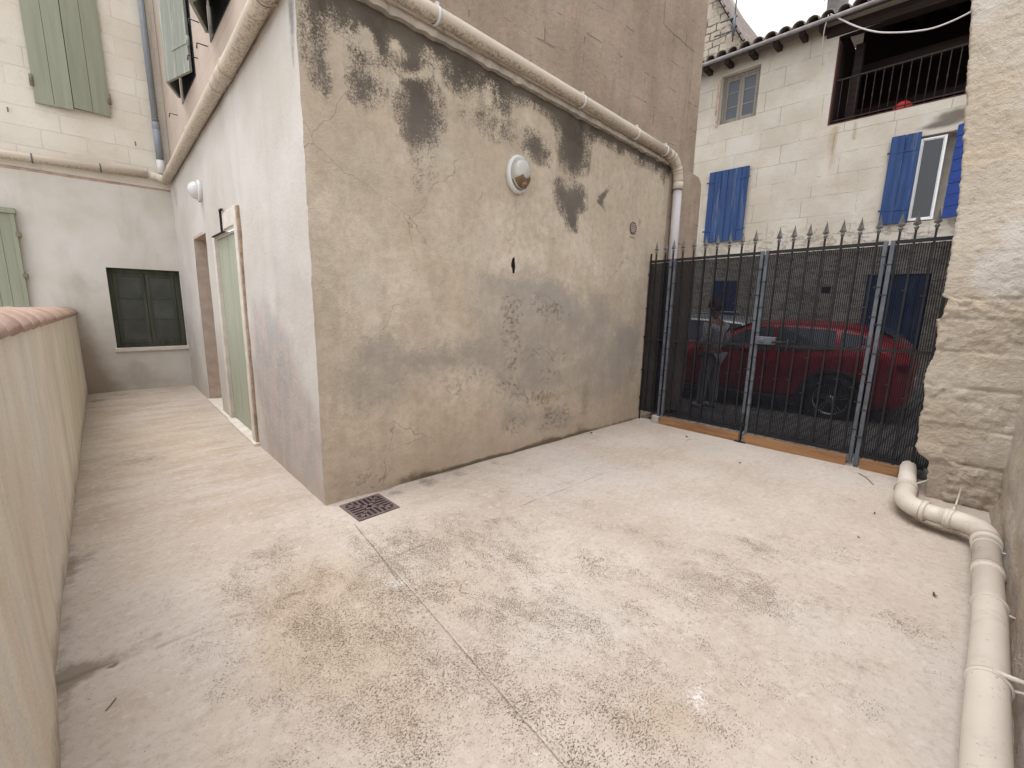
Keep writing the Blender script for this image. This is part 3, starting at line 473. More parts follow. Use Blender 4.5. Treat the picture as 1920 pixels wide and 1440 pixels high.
# ---------------------------------------------------------------- frames of reference of the two house faces
Ax, Ay = 1.112, 3.121
U1 = (0.99932,-0.03689); N1 = (-0.03689,-0.99932)
U2 = (0.01117,0.99994); N2 = (-0.99994,0.01117)
def cj(z): return .006*mn.noise((z*7.0,0,3.3))+.003*mn.noise((z*25.0,0,7.7))
def C(s,z,off=0.0): return (Ax+U1[0]*s+N1[0]*off, Ay+U1[1]*s+N1[1]*off, z)
def A(s,z,off=0.0): return (Ax+U2[0]*s+N2[0]*off, Ay+U2[1]*s+N2[1]*off, z)
def Cj(s,z,off=0.0):
    k = max(0.0, 1-s/.03); return C(s+cj(z)*k, z, off*(1-k))
def Aj(s,z,off=0.0):
    k = max(0.0, 1-s/.03); p = A(s, z, off*(1-k)); return (p[0]+cj(z)*k, p[1], p[2])

# ---------------------------------------------------------------- ground
mb = MB(); mb.add([(-60,-60,-1.0),(120,-60,-1.0),(120,120,-1.0),(-60,120,-1.0)], [(0,1,2,3)]); tag(mb.build('ground', M['ground']), kind='structure')
def zst(y): return -.012-.03*max(-2, min(y-1.0, 12))
mb = MB()
for i in range(28):
    y0, y1 = -12+i*1.2, -10.8+i*1.2; b = len(mb.v)
    mb.add([(5.33,y0,zst(y0)),(12.2,y0,zst(y0)),(12.2,y1,zst(y1)),(5.33,y1,zst(y1))], [(0,1,2,3)], True)
tag(mb.build('street', M['street']), kind='structure')
mb = MB(); mb.add([(-9,-.4,-.12),(-.5,-.4,-.12),(-.5,9.4,-.12),(-9,9.4,-.12)], [(0,1,2,3)]); tag(mb.build('hidden_bounce_ground', M['bounce']), kind='structure')  # unseen ground past the parapet, brightened to bounce light upward
def fz(x, y): return .006*mn.noise((x*1.3,y*1.3,0))*min(1,math.hypot(x-1.345,y-2.885)/.5)**2
gm = dict(speck=lambda x,y: 1.15*(1-np.exp(-1.0*blob_mask(x,y,SPECK)))-.12, ochre=lambda x,y: blob_mask(x,y,OCHRE), white=lambda x,y: blob_mask(x,y,WHITE), dirt=lambda x,y: blob_mask(x,y,DIRT_SHADE)+.95*np.exp(-((y-(Ay-.0369*(x-Ax)))/.022)**2)*(x>1.15)*(.55+.45*np.sin(x*9)) +.6*np.exp(-((x+.235)/.03)**2), moss=lambda x,y: blob_mask(x,y,MOSS))
fl = grid('courtyard_floor', lambda x,y,o: (x,y,fz(x,y)), -.5, 5.335, -.5, 9.6, .028, M['floor'], masks=gm); tag(fl, kind='structure')

# ---------------------------------------------------------------- the house round the court: stained face, pale face, ledge, upper storey
house = thing('plastered_house', (Ax,Ay,0), 'house whose stained beige side wall and pale alley wall meet at a sharp corner', 'house')
def und(s,z): return .010*mn.noise((s*1.1,z*1.1,1))+.004*mn.noise((s*5,z*5,4))
wm = dict(halo=lambda s,z: np.maximum(1.1*(s>.12)*np.exp(-(np.maximum(0,3.475-.045*s-z)/.085)**2), poly_mask(s,z+.02,[(p,(min(q,1.0) if q > 0 else q),(so_+.10 if so_ > .03 else so_+.02)) for p,q,so_ in DARK if q < 1.2])), dark=lambda s,z: np.maximum(poly_mask(s,z,DARK), 1.0*(s>.12)*np.exp(-(np.maximum(0,3.475-.045*s-z)/.07)**2)*(.75+.25*np.sin(s*5))), brown=lambda s,z: poly_mask(s,z,[(p,q*.8,so_+.05) for p,q,so_ in BROWN])+.75*np.exp(-(z/.035)**2)*(s>.8)+(.75+.25*np.sin(s*4.3)+.2*np.sin(s*11))*np.exp(-(z/(.06+.035*np.sin(s*2.9)+.02*np.sin(s*9.1)))**2)*np.clip((s-.35)/.4,0,1)*np.clip((3.3-s)/.6,0,1), grey=lambda s,z: poly_mask(s,z,[(p,q,so_+.06) for p,q,so_ in GREY]), flake=lambda s,z: poly_mask(s,z,[(p,q,so_+.05) for p,q,so_ in FLAKE]))
grid('stained_wall', Cj, 0, 4.52, -.03, 3.56, .018, M['court'], house, disp=lambda s,z: und(s,z)-(.07 if z > 3.52-.045*s else 0), masks=wm)
dr = (3.60,4.53,-.05,2.295); gd = (1.96,3.09,-.05,2.185)
am = dict(dark=lambda s,z: poly_mask(s,z,ADARK), pink=lambda s,z: np.minimum(1,poly_mask(s,z,APINK)+.75*np.exp(-((s-.9)/.75)**2-(z/.95)**4)))
grid('pale_wall', Aj, 0, 6.32, -.05, 3.44, .035, M['alley'], house, holes=(dr,gd), disp=und, masks=am)
# upper storey, a hand's breadth back
grid('upper_wall', lambda s,z,o: C(s,z,-.035+o), .0, 5.17, 3.3, 6.6, .09, M['upper'], house, disp=und)
mb = MB(); mb.box((.04,-.035,3.40),(6.3,-.6,6.6), lambda a,b,c: A(a,c,b)); mb.build('upper_side_wall', M['alleyup'] if 'alleyup' in M else mat_blocks('pink_beige_render',(.46,.375,.315),(.52,.44,.385),(.45,.38,.32),'y',.5,.3,.006,.2,(.44,.35,.27),.45,.02,.006), house)
mb = MB(); mb.box((5.168,-.037,3.0),(4.9,-4,6.6), lambda a,b,c: C(a,c,b)); mb.build('street_end_wall', M['upper'], house)
# lower block next to the gate, a little proud
pts = [(4.505,0),(5.36,0),(5.40,.6),(5.42,1.5),(5.37,2.4),(5.35,3.22),(5.25,3.30),(4.505,3.36)]
mb = MB(); mb.prism([(a,b) for a,b in pts], (.012,-1.2), 1); mb.v = [C(a,z,off) for a,off,z in mb.v]; o = mb.build('street_block', M['upper'], house)
# ledges
def ledge(name, fn, s0, s1, zf, depth, th, mat, seed, amp):
    mb = MB(); n = int((s1-s0)/.04); vs = []
    for i in range(n+1):
        s = s0+(s1-s0)*i/n; r = mn.noise((s*7,seed,0)); r2 = mn.noise((s*19,seed,5)); z = zf(s)
        d = depth+r*amp+r2*amp*.5; lo = z-abs(r2)*amp*1.2-max(0,r)*amp
        for q in ((-.05,z+th),(d*.7,z+th*.8),(d,z+th*.35),(d*.95,lo),(0-.05,lo-.004)): vs.append(fn(s,q[1],q[0]))
    fs = [(i*5+k,i*5+(k+1)%5,(i+1)*5+(k+1)%5,(i+1)*5+k) for i in range(n) for k in range(5)]+[tuple(range(5)), tuple(range(n*5,n*5+5))[::-1]]
    mb.add(vs, fs, False); return mb.build(name, mat, house)
zl = lambda s: 3.485-.045*s
ledge('ledge', C, -.03, 4.5, zl, .045, .075, M['ledge'], 1, .022)
ledge('ledge', A, 0, 6.2, lambda s: 3.425-.012*s, .028, .035, M['ledgep'], 9, .008)
# doorway reveal, its door and threshold
mb = MB(); t=.012
for a,b in (((dr[0]-.0,-.5,-.05),(dr[0]-.03,-.004,2.295)), ((dr[1],-.5,-.05),(dr[1]+.03,-.004,2.295)), ((dr[0]-.03,-.5,2.295),(dr[1]+.03,-.004,2.33))): mb.box(a,b,lambda a,b,c: A(a,c,b))
mb.build('door_reveal', M['jamb'], house)
mb = MB(); mb.box((dr[0],-.42,.0),(dr[1],-.47,2.29), lambda a,b,c: A(a,c,b)); d_ = mb.build('door', M['green'], house)
mb = MB(); mb.tube([A(3.72,1.0,-.42),A(3.72,1.0,-.36),A(3.84,1.0,-.36)], .009, 8); mb.build('handle', M['iron'], d_)
mb = MB(); mb.box((3.0,.03,-.03),(4.55,-.4,.028), lambda a,b,c: A(a,c,b)); bevel(mb.build('threshold', M['stonetrim'], house), .008)
# green plank door with its surround
gdoor = MB()
for i in range(7):
    s0 = 1.975+i*(1.105/7); gdoor.box((s0+.002,-.035-.0015*(i%2),.055),(s0+1.105/7-.002,-.075,2.165), lambda a,b,c: A(a,c,b))
gdoor = bevel(gdoor.build('door', M['green'], house), .003); tag(gdoor, 'sage green plank door')
for z in (1.99,1.09,.17):
    mb = MB(); mb.box((1.965,-.033,z-.035),(2.13,-.018,z+.035), lambda a,b,c: A(a,c,b)); mb.tube([A(1.968,z-.06,-.008),A(1.968,z+.06,-.008)], .017, 10)
    mb.box((1.935,-.01,z-.045),(1.985,.01,z+.045), lambda a,b,c: A(a,c,b)); bevel(mb.build('hinge', M['hinge'], gdoor), .002)
mb = MB(); mb.box((1.85,.03,-.02),(1.955,-.08,2.375), lambda a,b,c: A(a,c,b)); o = bevel(mb.build('door_jamb', M['stonetrim'], house), .008)
mb = MB(); mb.box((1.815,.022,-.02),(1.849,-.02,2.37), lambda a,b,c: A(a,c,b)); bevel(mb.build('jamb_edge', M['rustedge'], o), .01)
mb = MB(); mb.box((3.082,.0065,-.02),(3.17,-.08,2.18), lambda a,b,c: A(a,c,b)); bevel(mb.build('door_jamb', M['stonetrim'], house), .005)
mb = MB(); mb.box((1.957,.012,2.215),(2.53,-.06,2.385), lambda a,b,c: A(a,c,b)); bevel(mb.build('lintel_block', M['stonetrim'], house), .01)
mb = MB(); mb.box((1.957,-.02,2.168),(3.08,-.078,2.188), lambda a,b,c: A(a,c,b)); mb.build('door_head', M['stonetrim'], house)
mb = MB(); mb.box((2.535,.03,2.19),(2.552,.008,2.42), lambda a,b,c: A(a,c,b)); mb.box((2.44,.034,2.402),(2.55,.012,2.42), lambda a,b,c: A(a,c,b)); mb.box((2.45,.03,2.185),(3.06,.006,2.197), lambda a,b,c: A(a,c,b)); mb.build('iron_bracket', M['rust'], house)
mb = MB(); mb.box((1.80,.05,-.03),(3.1,-.08,.035), lambda a,b,c: A(a,c,b)); bevel(mb.build('threshold', M['stonetrim'], house), .01)
# upper shutters ajar in a wedge (two windows)
def wedge(s_near, s_far, z0, z1, apex):
    out = []
    for s_h in (s_near, s_far):
        h = Vector(A(s_h, z0, 0.0)); ap = Vector((*apex, z0)); d = (ap-h); Ln = d.length; d /= Ln; nrm = Vector((-d.y,d.x,0))*(1 if s_h == s_near else -1)
        mb = MB()
        for i in range(2):
            a0, a1 = Ln*i/2+.003, Ln*(i+1)/2-.003
            mb.box((a0,-.015,z0),(a1,.015,z1), lambda a,b,c: (h.x+d.x*a+nrm.x*b, h.y+d.y*a+nrm.y*b, c))
        sh = bevel(mb.build('shutter', M['greend'], house), .003)
        mb = MB(); mb.box((.0,-.021,z0+.28),(.34,.021,z0+.32), lambda a,b,c: (h.x+d.x*a+nrm.x*b, h.y+d.y*a+nrm.y*b, c)); mb.tube([(h.x,h.y,z0+.25),(h.x,h.y,z0+.36)], .016, 8); mb.build('strap_hinge', M['greend'], sh)
    return out
wedge(3.47, 4.42, 4.05, 5.75, (.992-.0,7.131))
wedge(1.50, 2.46, 4.05, 5.75, (.942,5.13))
for s0,s1 in ((3.42,4.47),(1.45,2.51)):
    mb = MB(); mb.box((s0,-.026,4.0),(s1,-.034,5.8), lambda a,b,c: A(a,c,b)); mb.build('window', M['glass'], house)  # dark pane, widened past the hinges so the wedge looks shaded inside
for s,z in ((3.20,4.1),(2.66,4.02),(4.95,4.0),(2.95,4.35)):
    mb = MB(); mb.tube([A(s,z,-.03),A(s,z,.06),A(s,z-.05,.065)], .006, 8); mb.build('shutter_hook', M['iron'], house)
# small round vent
# ---------------------------------------------------------------- far building across the end of the alley
YE = 9.3
farb = thing('alley_end_house', (0,YE,0), 'pale house closing the far end of the alley, plaster below and bare blocks above', 'house')
FW = lambda x,z,o=0.0: (x, YE-o, z)
wh = (.263,1.165,.69,1.93)
fm = dict(brown=lambda x,z: 1.2*np.exp(-((x+.15)/.30)**2-(z/1.25)**2)+.35*np.exp(-(z/.3)**2)+.45*np.exp(-((x-.5)/.3)**2-((z-.35)/.25)**2)+.3*np.exp(-((x-.1)/.35)**2-((z-1.7)/.3)**2))
grid('plaster_wall', FW, -6, 1.3, -.15, 3.17, .05, M['far'], farb, holes=(wh,), disp=lambda s,z: .02+.008*mn.noise((s*1.5,z*1.5,9))*max(0,min(1,(max(wh[0]-s,s-wh[1],wh[2]-z,z-wh[3])-.04)/.15)), masks=fm)
grid('block_wall', FW, -6, 1.3, 3.12, 7.2, .12, M['farblocks'], farb, disp=lambda s,z: .005*mn.noise((s*2,z*2,3)))
mb = MB(); mb.prism([(YE+.03,3.14),(YE-.022,3.165),(YE-.028,3.195),(YE+.03,3.225)], (-6,1.25), 0); mb.build('string_course', M['ledgep'], farb)
mb = MB()
for a,b in (((.233,YE-.018,.66),(.263,YE+.32,1.96)),((1.165,YE-.018,.66),(1.195,YE+.32,1.96)),((.263,YE-.018,1.93),(1.165,YE+.32,1.96)),((.263,YE-.018,.66),(1.165,YE+.32,.692))): mb.box(a,b)
mb.box((.2,YE+.3,.6),(1.22,YE+.33,2.0)); mb.build('window_reveal', M['fdark'], farb)  # last box is a backing added behind the window against light leaks
win = MB()
y_ = YE+.10
for a,b in (((.263,y_,.692),(.32,y_+.05,1.93)),((1.105,y_,.692),(1.165,y_+.05,1.93)),((.32,y_,1.86),(1.105,y_+.05,1.93)),((.32,y_,.692),(1.105,y_+.05,.74))): win.box(a,b)
win = bevel(win.build('window', M['fdark'], farb), .003)
for x0,x1 in ((.325,.712),(.718,1.10)):
    mb = MB()
    for a,b in (((x0,y_+.012,.742),(x0+.05,y_+.045,1.858)),((x1-.05,y_+.012,.742),(x1,y_+.045,1.858)),((x0+.05,y_+.012,1.81),(x1-.05,y_+.045,1.858)),((x0+.05,y_+.012,.742),(x1-.05,y_+.045,.80)),((x0+.05,y_+.018,1.125),(x1-.05,y_+.04,1.15)),((x0+.05,y_+.018,1.465),(x1-.05,y_+.04,1.49))): mb.box(a,b)
    bevel(mb.build('window_frame', M['fdark'], win), .003)
    mb = MB(); mb.box((x0+.04,y_+.028,.79),(x1-.04,y_+.033,1.82)); mb.build('pane', M['screenw'], win)
mb = MB(); mb.box((.235,YE-.06,.628),(1.19,YE+.1,.69)); bevel(mb.build('window_sill', M['stonetrim'], farb), .008)
for x0,x1,dy,hx in ((-.215,.165,.0,-1),(.17,.56,.03,1)):
    mb = MB()
    for i in range(2):
        a = x0+(x1-x0)*i/2; b = x0+(x1-x0)*(i+1)/2
        ya = YE-.05-(.05 if hx > 0 else .05)*((a-x0)/(x1-x0) if hx < 0 else 1-(a-x0)/(x1-x0)); yb = YE-.05-.05*((b-x0)/(x1-x0) if hx < 0 else 1-(b-x0)/(x1-x0))
        zb = 4.075 if hx < 0 else 4.11
        mb.add([(a+.002,ya,zb),(b-.002,yb,zb),(b-.002,yb+.03,zb),(a+.002,ya+.03,zb),(a+.002,ya,5.9),(b-.002,yb,5.9),(b-.002,yb+.03,5.9),(a+.002,ya+.03,5.9)], [(0,1,2,3),(4,7,6,5),(0,4,5,1),(1,5,6,2),(2,6,7,3),(3,7,4,0)])
    sh = bevel(mb.build('shutter', M['greens'], farb), .002)
    xh = x0 if hx < 0 else x1
    mb = MB(); mb.tube([(xh,YE-.05,4.28),(xh,YE-.05,4.42)], .022, 8); mb.box((xh-.02*1,YE-.06,4.33),(xh+.02,YE+.02,4.38)); mb.build('hinge', M['hinge'], sh)
mb = MB(); mb.box((-.20,YE-.012,4.12),(.54,YE-.007,5.85)); mb.build('window', M['glass'], farb)
mb = MB()
for i in range(4): mb.box((-1.05+i*.105,YE-.095-.002*(i%2),-.1),(-1.05+(i+1)*.105-.003,YE-.06,2.57))
mb.box((-.632,YE-.11,-.1),(-.585,YE-.055,2.57)); gsh = bevel(mb.build('door', M['greens'], farb), .003); tag(gsh, 'green plank shutter door behind the parapet')
mb = MB(); mb.box((-1.08,YE-.13,2.572),(-.57,YE-.02,2.64)); mb.build('door_head', M['greens'], gsh)
for z in (2.3,1.75): 
    mb = MB(); mb.box((-.60,YE-.118,z-.03),(-.555,YE-.02,z+.03)); mb.build('hinge', M['hinge'], gsh)
for x,z in ((-.48,3.93),(.80,3.83)):
    mb = MB(); mb.tube([(x,YE,z),(x,YE-.07,z),(x,YE-.07,z-.06)], .007, 8); mb.build('shutter_hook', M['hinge'], farb)

# ---------------------------------------------------------------- parapet with tile coping
par = thing('parapet_wall', (-.3,5,0), 'low plastered garden wall down the left side, capped with pink tiles', 'wall')
PL = [(-.185,-.5),(-.205,1.2),(-.228,1.85),(-.243,2.2),(-.258,2.32),(-.215,5.0),(-.146,9.3)]
def pface(y):
    for (x0,y0),(x1,y1) in zip(PL[:-1],PL[1:]):
        if y <= y1: return x0+(x1-x0)*(y-y0)/(y1-y0)
    return PL[-1][0]
def ptop(y): return 1.345-.0185*(y-2.5)
def pxz(y,z,o):
    k = 1-min(1,max(0,z/1.2)); base = pface(y) if y > 2.3 else pface(y)*k+(-.262)*(1-k)
    return (base+o, y, z)
grid('wall_face', lambda y,t,o: pxz(y, -.1+t*(ptop(y)+.1), o+.006*mn.noise((y*2.2,t*2,1))+.004*mn.noise((y*9,t*9,2))), -.5, 9.3, 0, 1, .04, M['parapet'], par)
mb = MB()
for i in range(20):
    y0,y1 = -.5+i*.49, -.5+(i+1)*.49
    xs = [(-.27 if y < 2.3 else pface(y)-.012) for y in (y0,y1)]; b = [(xs[0],y0,ptop(y0)-.01),(xs[0]-.24,y0,ptop(y0)-.01),(xs[1]-.24,y1,ptop(y1)-.01),(xs[1],y1,ptop(y1)-.01)]
    lo = [(p[0],p[1],-.13) for p in b]; mb.add(b+lo, [(0,1,2,3),(1,5,6,2)])
mb.build('wall_core', M['parapet'], par)
random.seed(4)
y = -.4; k = 0
while y < 9.25:
    L = .40; y2 = min(y+L+.06, 9.29); mb = MB(); n = 12; vs = []
    for j,(yy,rr,dz) in enumerate(((y,.112,-.004),(y+.2,.125,.008),(y2-.0,.140,.022))):
        for t in (0,.014):
            for q in range(n+1):
                a = math.pi*q/n; xc = (-.27 if yy < 2.3 else pface(yy)-.012)-.107
                vs.append((xc+math.cos(a)*(rr+t)+.003*mn.noise((yy*3,k,0)), yy, ptop(yy)-.012+dz+math.sin(a)*(rr+t)*.62+.004*mn.noise((yy*5,q*.4,k))))
    def vi(j,t,q): return (j*2+t)*(n+1)+q
    fs = []
    for j in range(2):
        for q in range(n):
            fs.append((vi(j,1,q),vi(j+1,1,q),vi(j+1,1,q+1),vi(j,1,q+1))); fs.append((vi(j,0,q),vi(j,0,q+1),vi(j+1,0,q+1),vi(j+1,0,q)))
    for j in (0,2):
        for q in range(n): fs.append((vi(j,0,q),vi(j,1,q),vi(j,1,q+1),vi(j,0,q+1)))
    for j in range(2):
        for q in (0,n): fs.append((vi(j,0,q),vi(j+1,0,q),vi(j+1,1,q),vi(j,1,q)))
    mb.add(vs, fs, True); mb.build('coping_tile', M['tile'], par); y += L; k += 1
mb = MB()
for i in range(9):   # mortar bed under the tiles
    pass

# ---------------------------------------------------------------- stone pier and right-hand wall
pier = thing('stone_pier', (4.85,0,0), 'rough pale limestone pier with a ragged edge, right of the gate', 'pier')
ED = [(-.1,.05),(0,.059),(.20,.07),(.31,.08),(.345,.125),(.40,.158),(.46,.166),(.62,.178),(.75,.172),(.9,.182),(1.02,.20),(1.09,.188),(1.16,.166),(1.28,.160),(1.38,.176),(1.46,.19),(1.63,.183),(1.75,.182),(2.0,.184),(2.25,.19),(2.6,.215),(3.19,.275),(3.73,.327),(4.5,.40),(7,.52)]
def edge(z):
    for (a,b),(c,d) in zip(ED[:-1],ED[1:]):
        if z <= c: return b+(d-b)*(z-a)/(c-a)
    return ED[-1][1]
FRONT = 52; SIDE = 24; zs = [-.06+i*.0125 for i in range(0,380)] + [4.7+i*.1 for i in range(1,26)]; vs = []
COURSES = [0.0,.33,.62,.93,1.21,1.46,1.62,1.95,2.3,2.62,3.0,3.4,3.8,4.3,5,6,8]
def pier_d(py, pz_, k):
    ci = max(i for i,c in enumerate(COURSES) if c <= max(0.0,pz_+.018*mn.noise((py*5,pz_*3,1)))) ; c0, c1 = COURSES[ci], COURSES[min(ci+1,len(COURSES)-1)]
    jo = -.05-.17*((ci*7)%3)+.02*mn.noise((pz_*9,ci,0))       # vertical joint of this course
    bid = ci*2+(1 if py > jo else 0); rnd = random.Random(bid); off_ = rnd.uniform(-.010,.014)*(1 if pz_ < 1.7 else .3); er = rnd.choice([.3,.5,1.0,1.5]) if pz_ < 1.7 else rnd.choice([.12,.2,.6])
    dj = min(abs(pz_-c0), abs(c1-pz_), abs(py-jo)); groove = .012*max(0,1-dj/.016)*(.9 if pz_ < 1.7 else .12)*(.4+.6*(mn.noise((py*7,pz_*7,4))>-.1))
    q = Vector((k+py*5,py*5,pz_*6)); t_ = mn.turbulence(q, 5, True, noise_basis='PERLIN_ORIGINAL', amplitude_scale=.6, frequency_scale=2.1)
    f_ = mn.fractal(Vector((k+py*14,py*14,pz_*20)), .7, 2.1, 4)
    return off_*min(1,dj/.03) + er*(.016*(t_-.6)+.009*f_) - groove
for z in zs:
    e = edge(z)+.010*mn.noise((z*9,0,2))+.009*mn.noise((z*27,0,5))+.005*mn.noise((z*70,0,5))
    if 1.46 < z < 1.62: e -= .03
    for i in range(FRONT+SIDE):
        if i < FRONT: px, py, nx, ny = 4.85, -.42+(e+.42)*i/(FRONT-1), -1, 0
        else: t = (i-FRONT+1)/SIDE; px, py, nx, ny = 4.85+t*.95, e-.05*t*(1 if z > .3 else .2), 0, 1
        d = pier_d(py if nx else px-4.85, z, 0 if nx else 7)
        if z > 1.7: d *= .75
        if i in (FRONT-1,): d -= .010; nx, ny = -.7, .7
        if .30 < z < .46 and i > FRONT-16: d += .022*math.sin(math.pi*(z-.30)/.16)
        vs.append((px+nx*d, py+ny*d*.6, z))
W_ = FRONT+SIDE; fs = [(j*W_+i,j*W_+i+1,(j+1)*W_+i+1,(j+1)*W_+i) for j in range(len(zs)-1) for i in range(W_-1)]
mb = MB(); mb.add(vs, fs, True); mb.build('pier_face', M['pier'], pier, recalc=False)
rw = thing('boundary_wall', (2,-.34,0), 'rough limestone wall along the right side, just behind the drain pipe', 'wall')  # unseen top kept low to let more sky light into the court
def rwp(x,z,o):
    foot = .03*max(0,1-z/.12)
    return (x, -.345+foot+.02*mn.fractal(Vector((x*2,z*4,3)),1.0,2.0,4)+.006*mn.noise((x*14,z*20,3)), z)
grid('wall_face', rwp, -3.5, 4.9, -.05, 1.95, .035, M['pier'], rw)
mb = MB(); mb.box((-3.5,-.40,-.1),(4.9,-.75,1.95)); mb.build('wall_core', M['pier'], rw)

# ---------------------------------------------------------------- pipes
def ring(mb, p, d, r, w_=.05, t=.005):
    p = Vector(p); d = Vector(d).normalized(); mb.lathe([(r,-w_/2),(r+t,-w_/2+.003),(r+t,w_/2-.003),(r,w_/2)], p, d, 20)
def bracket(mb, p, d, r, wall, w_=.018):
    p = Vector(p); d = Vector(d).normalized(); mb.lathe([(r,-w_/2),(r+.008,-w_/2),(r+.008,w_/2),(r,w_/2)], p, d, 20)
    q = Vector(wall)-p; qn = q.normalized(); mb.tube([p+qn*r*.9, Vector(wall)], .006, 8)
gp = thing('wall_drain_pipe', C(2,3.4,.1), 'long cream drain pipe round the house below its upper storey, dropping beside the gate', 'pipe')
off = .085; r = .055
path = [C(4.15,3.375,off),C(4.32,3.362,off)]
P0 = Vector(C(4.30,3.365,off)); 
main = [C(-.12,3.60,off),C(1.0,3.552,off),C(2.5,3.478,off),C(3.6,3.42,off),C(4.26,3.377,off)]
mb = MB(); mb.tube(main, r, 24); mb.build('pipe', M['pvc'], gp)
mb = MB(); bend = []
for i in range(9):
    a = (math.pi/2)*i/8; bend.append(C(4.27+.30*math.sin(a), 3.375-.30*(1-math.cos(a)), off))
mb.tube(bend, r+.006, 24); mb.build('elbow', M['pvc'], gp)
for p,q in ((bend[2],bend[3]),(bend[5],bend[6])):
    mb = MB(); ring(mb,p,Vector(q)-Vector(p),r+.004,.03,.005); mb.build('elbow_joint', M['pvc'], gp)
for p,q in ((bend[1],bend[2]),(bend[4],bend[5]),(bend[6],bend[7])):
    mb = MB(); ring(mb,p,Vector(q)-Vector(p),r+.004,.005,.005); mb.build('dirty_seam', M['seal'], gp)
mb = MB(); mb.tube([C(4.57,3.08,off),C(4.585,2.3,off),C(4.60,0.02,off)], r, 24); mb.build('downpipe', M['pvcp'], gp)
mb = MB(); ring(mb, C(4.57,3.05,off), (0,0,1), r, .09, .009); mb.build('socket', M['pvc'], gp)
mb = MB(); ring(mb, C(4.57,3.0,off), (0,0,1), r, .006, .010); mb.build('rubber_ring', M['seal'], gp)
alley = [A(-.15,3.60,.07),A(.0,3.455,.07),A(1.2,3.40,.07),A(3.0,3.375,.07),A(5.0,3.33,.07),A(5.98,3.305,.07)]
mb = MB(); mb.tube(alley, .063, 24); mb.build('pipe', M['pvc'], gp)
back = [(1.10-.02,YE-.075,3.36),(.9,YE-.075,3.375),(-.6,YE-.075,3.325),(-3,YE-.075,3.25)]
mb = MB(); mb.tube([A(5.9,3.31,.07),A(6.04,3.33,.10),(1.02,YE-.08,3.36),(.93,YE-.075,3.37)], .062, 20); mb.build('elbow', M['pvc'], gp)
mb = MB(); mb.tube(back[1:], .056, 24); mb.build('pipe', M['pvc'], gp)
for s in (.95,2.6,3.55):
    mb = MB(); z = 3.60-.05*s-.005; bracket(mb, C(s,z,off), (1,-.037,-.04), r, C(s,z+.02,0), .022); mb.box((s-.012,off-.01,z+r+.001),(s+.012,off+.02,z+r+.03), lambda a,b,c: C(a,c,b)); mb.build('clamp', M['white'], gp)
mb = MB(); bracket(mb, C(4.18,3.385,off), (1,-.037,-.04), r, C(4.18,3.39,0), .022); mb.box((4.17,off-.01,3.385+r),(4.19,off+.02,3.385+r+.025), lambda a,b,c: C(a,c,b)); mb.build('clamp', M['white'], gp)
for s in (.33,1.46,1.85,3.35,5.2):
    z = np.interp(s,[0,1.2,3,5,6],[3.455,3.40,3.375,3.33,3.305]); mb = MB(); bracket(mb, A(s,z,.07), (0,1,-.02), .063, A(s,z-.05,-.01), .014); mb.build('clamp', M['pvc'], gp)
    mb = MB(); ring(mb, A(s+.03,z,.07), (0,1,-.02), .063, .006, .003); mb.build('rubber_ring', M['seal'], gp)
mb = MB(); ring(mb, A(1.62,3.391,.07), (0,1,-.02), .063, .16, .005); mb.build('socket', M['pvc'], gp)
for x in (-.33,.36):
    z = np.interp(x,[-.6,.9],[3.325,3.375]); mb = MB(); bracket(mb, (x,YE-.075,z), (1,0,.03), .056, (x,YE,z+.05), .016); mb.build('clamp', M['galv'], gp)
zp = thing('zinc_downpipe', (1.08,YE-.07,3.5), 'grey zinc rainwater pipe coming down the corner behind the half open shutters', 'pipe')
mb = MB(); mb.tube([(1.08,YE-.075,3.62),(1.075,YE-.075,4.15)], .048, 20); mb.build('pipe', M['zinc'], zp)
mb = MB(); mb.tube([(1.075,YE-.075,4.12),(1.065,YE-.075,7.1)], .042, 20); mb.build('pipe', M['zinc'], zp)
mb = MB(); ring(mb,(1.076,YE-.075,4.12),(0,0,1),.0485,.10,.002); ring(mb,(1.076,YE-.075,4.21),(0,0,1),.044,.012,.005); mb.build('collar', M['zinc'], zp)
mb = MB(); mb.tube([(1.08,YE-.075,3.42),(1.08,YE-.075,3.62)], .052, 20); mb.build('socket', M['white'], zp)

fp = thing('floor_drain_pipe', (4.2,-.1,.1), 'cream waste pipe along the foot of the right wall, bending out under the gate', 'pipe')
r = .059; zc = .125
def sm(pts, k=6):
    P = [Vector(p) for p in pts]; out = []
    for i in range(len(P)-1):
        p0 = P[max(i-1,0)]; p1 = P[i]; p2 = P[i+1]; p3 = P[min(i+2,len(P)-1)]
        for j in range(k):
            t = j/k; out.append(.5*((2*p1)+(-p0+p2)*t+(2*p0-5*p1+4*p2-p3)*t*t+(-p0+3*p1-3*p2+p3)*t**3))
    return out+[P[-1]]
segs = dict(
 back=[(6.0,.215,.09),(5.35,.205,.10),(4.54,.160,.118)],
 e1=[(4.56,.160,.118),(4.30,.150,.12),(4.16,.095,.122),(4.11,.02,.124)],
 mid=[(4.12,.05,.123),(4.075,-.09,.126)],
 e2=[(4.08,-.07,.126),(4.06,-.165,.128),(4.00,-.235,.128),(3.90,-.261,.128),(3.80,-.263,.128)],
 run=[(3.86,-.262,.128),(2.8,-.258,.125),(2.0,-.235,.122),(1.0,-.22,.118),(-.5,-.22,.115)])
for k_,rr in (('back',r),('e1',r+.007),('mid',r),('e2',r+.007),('run',r)):
    mb = MB(); mb.tube(sm(segs[k_]) if k_ in ('e1','e2') else segs[k_], rr, 28); mb.build('elbow' if k_ in ('e1','e2') else 'pipe', M['pvcw'], fp)
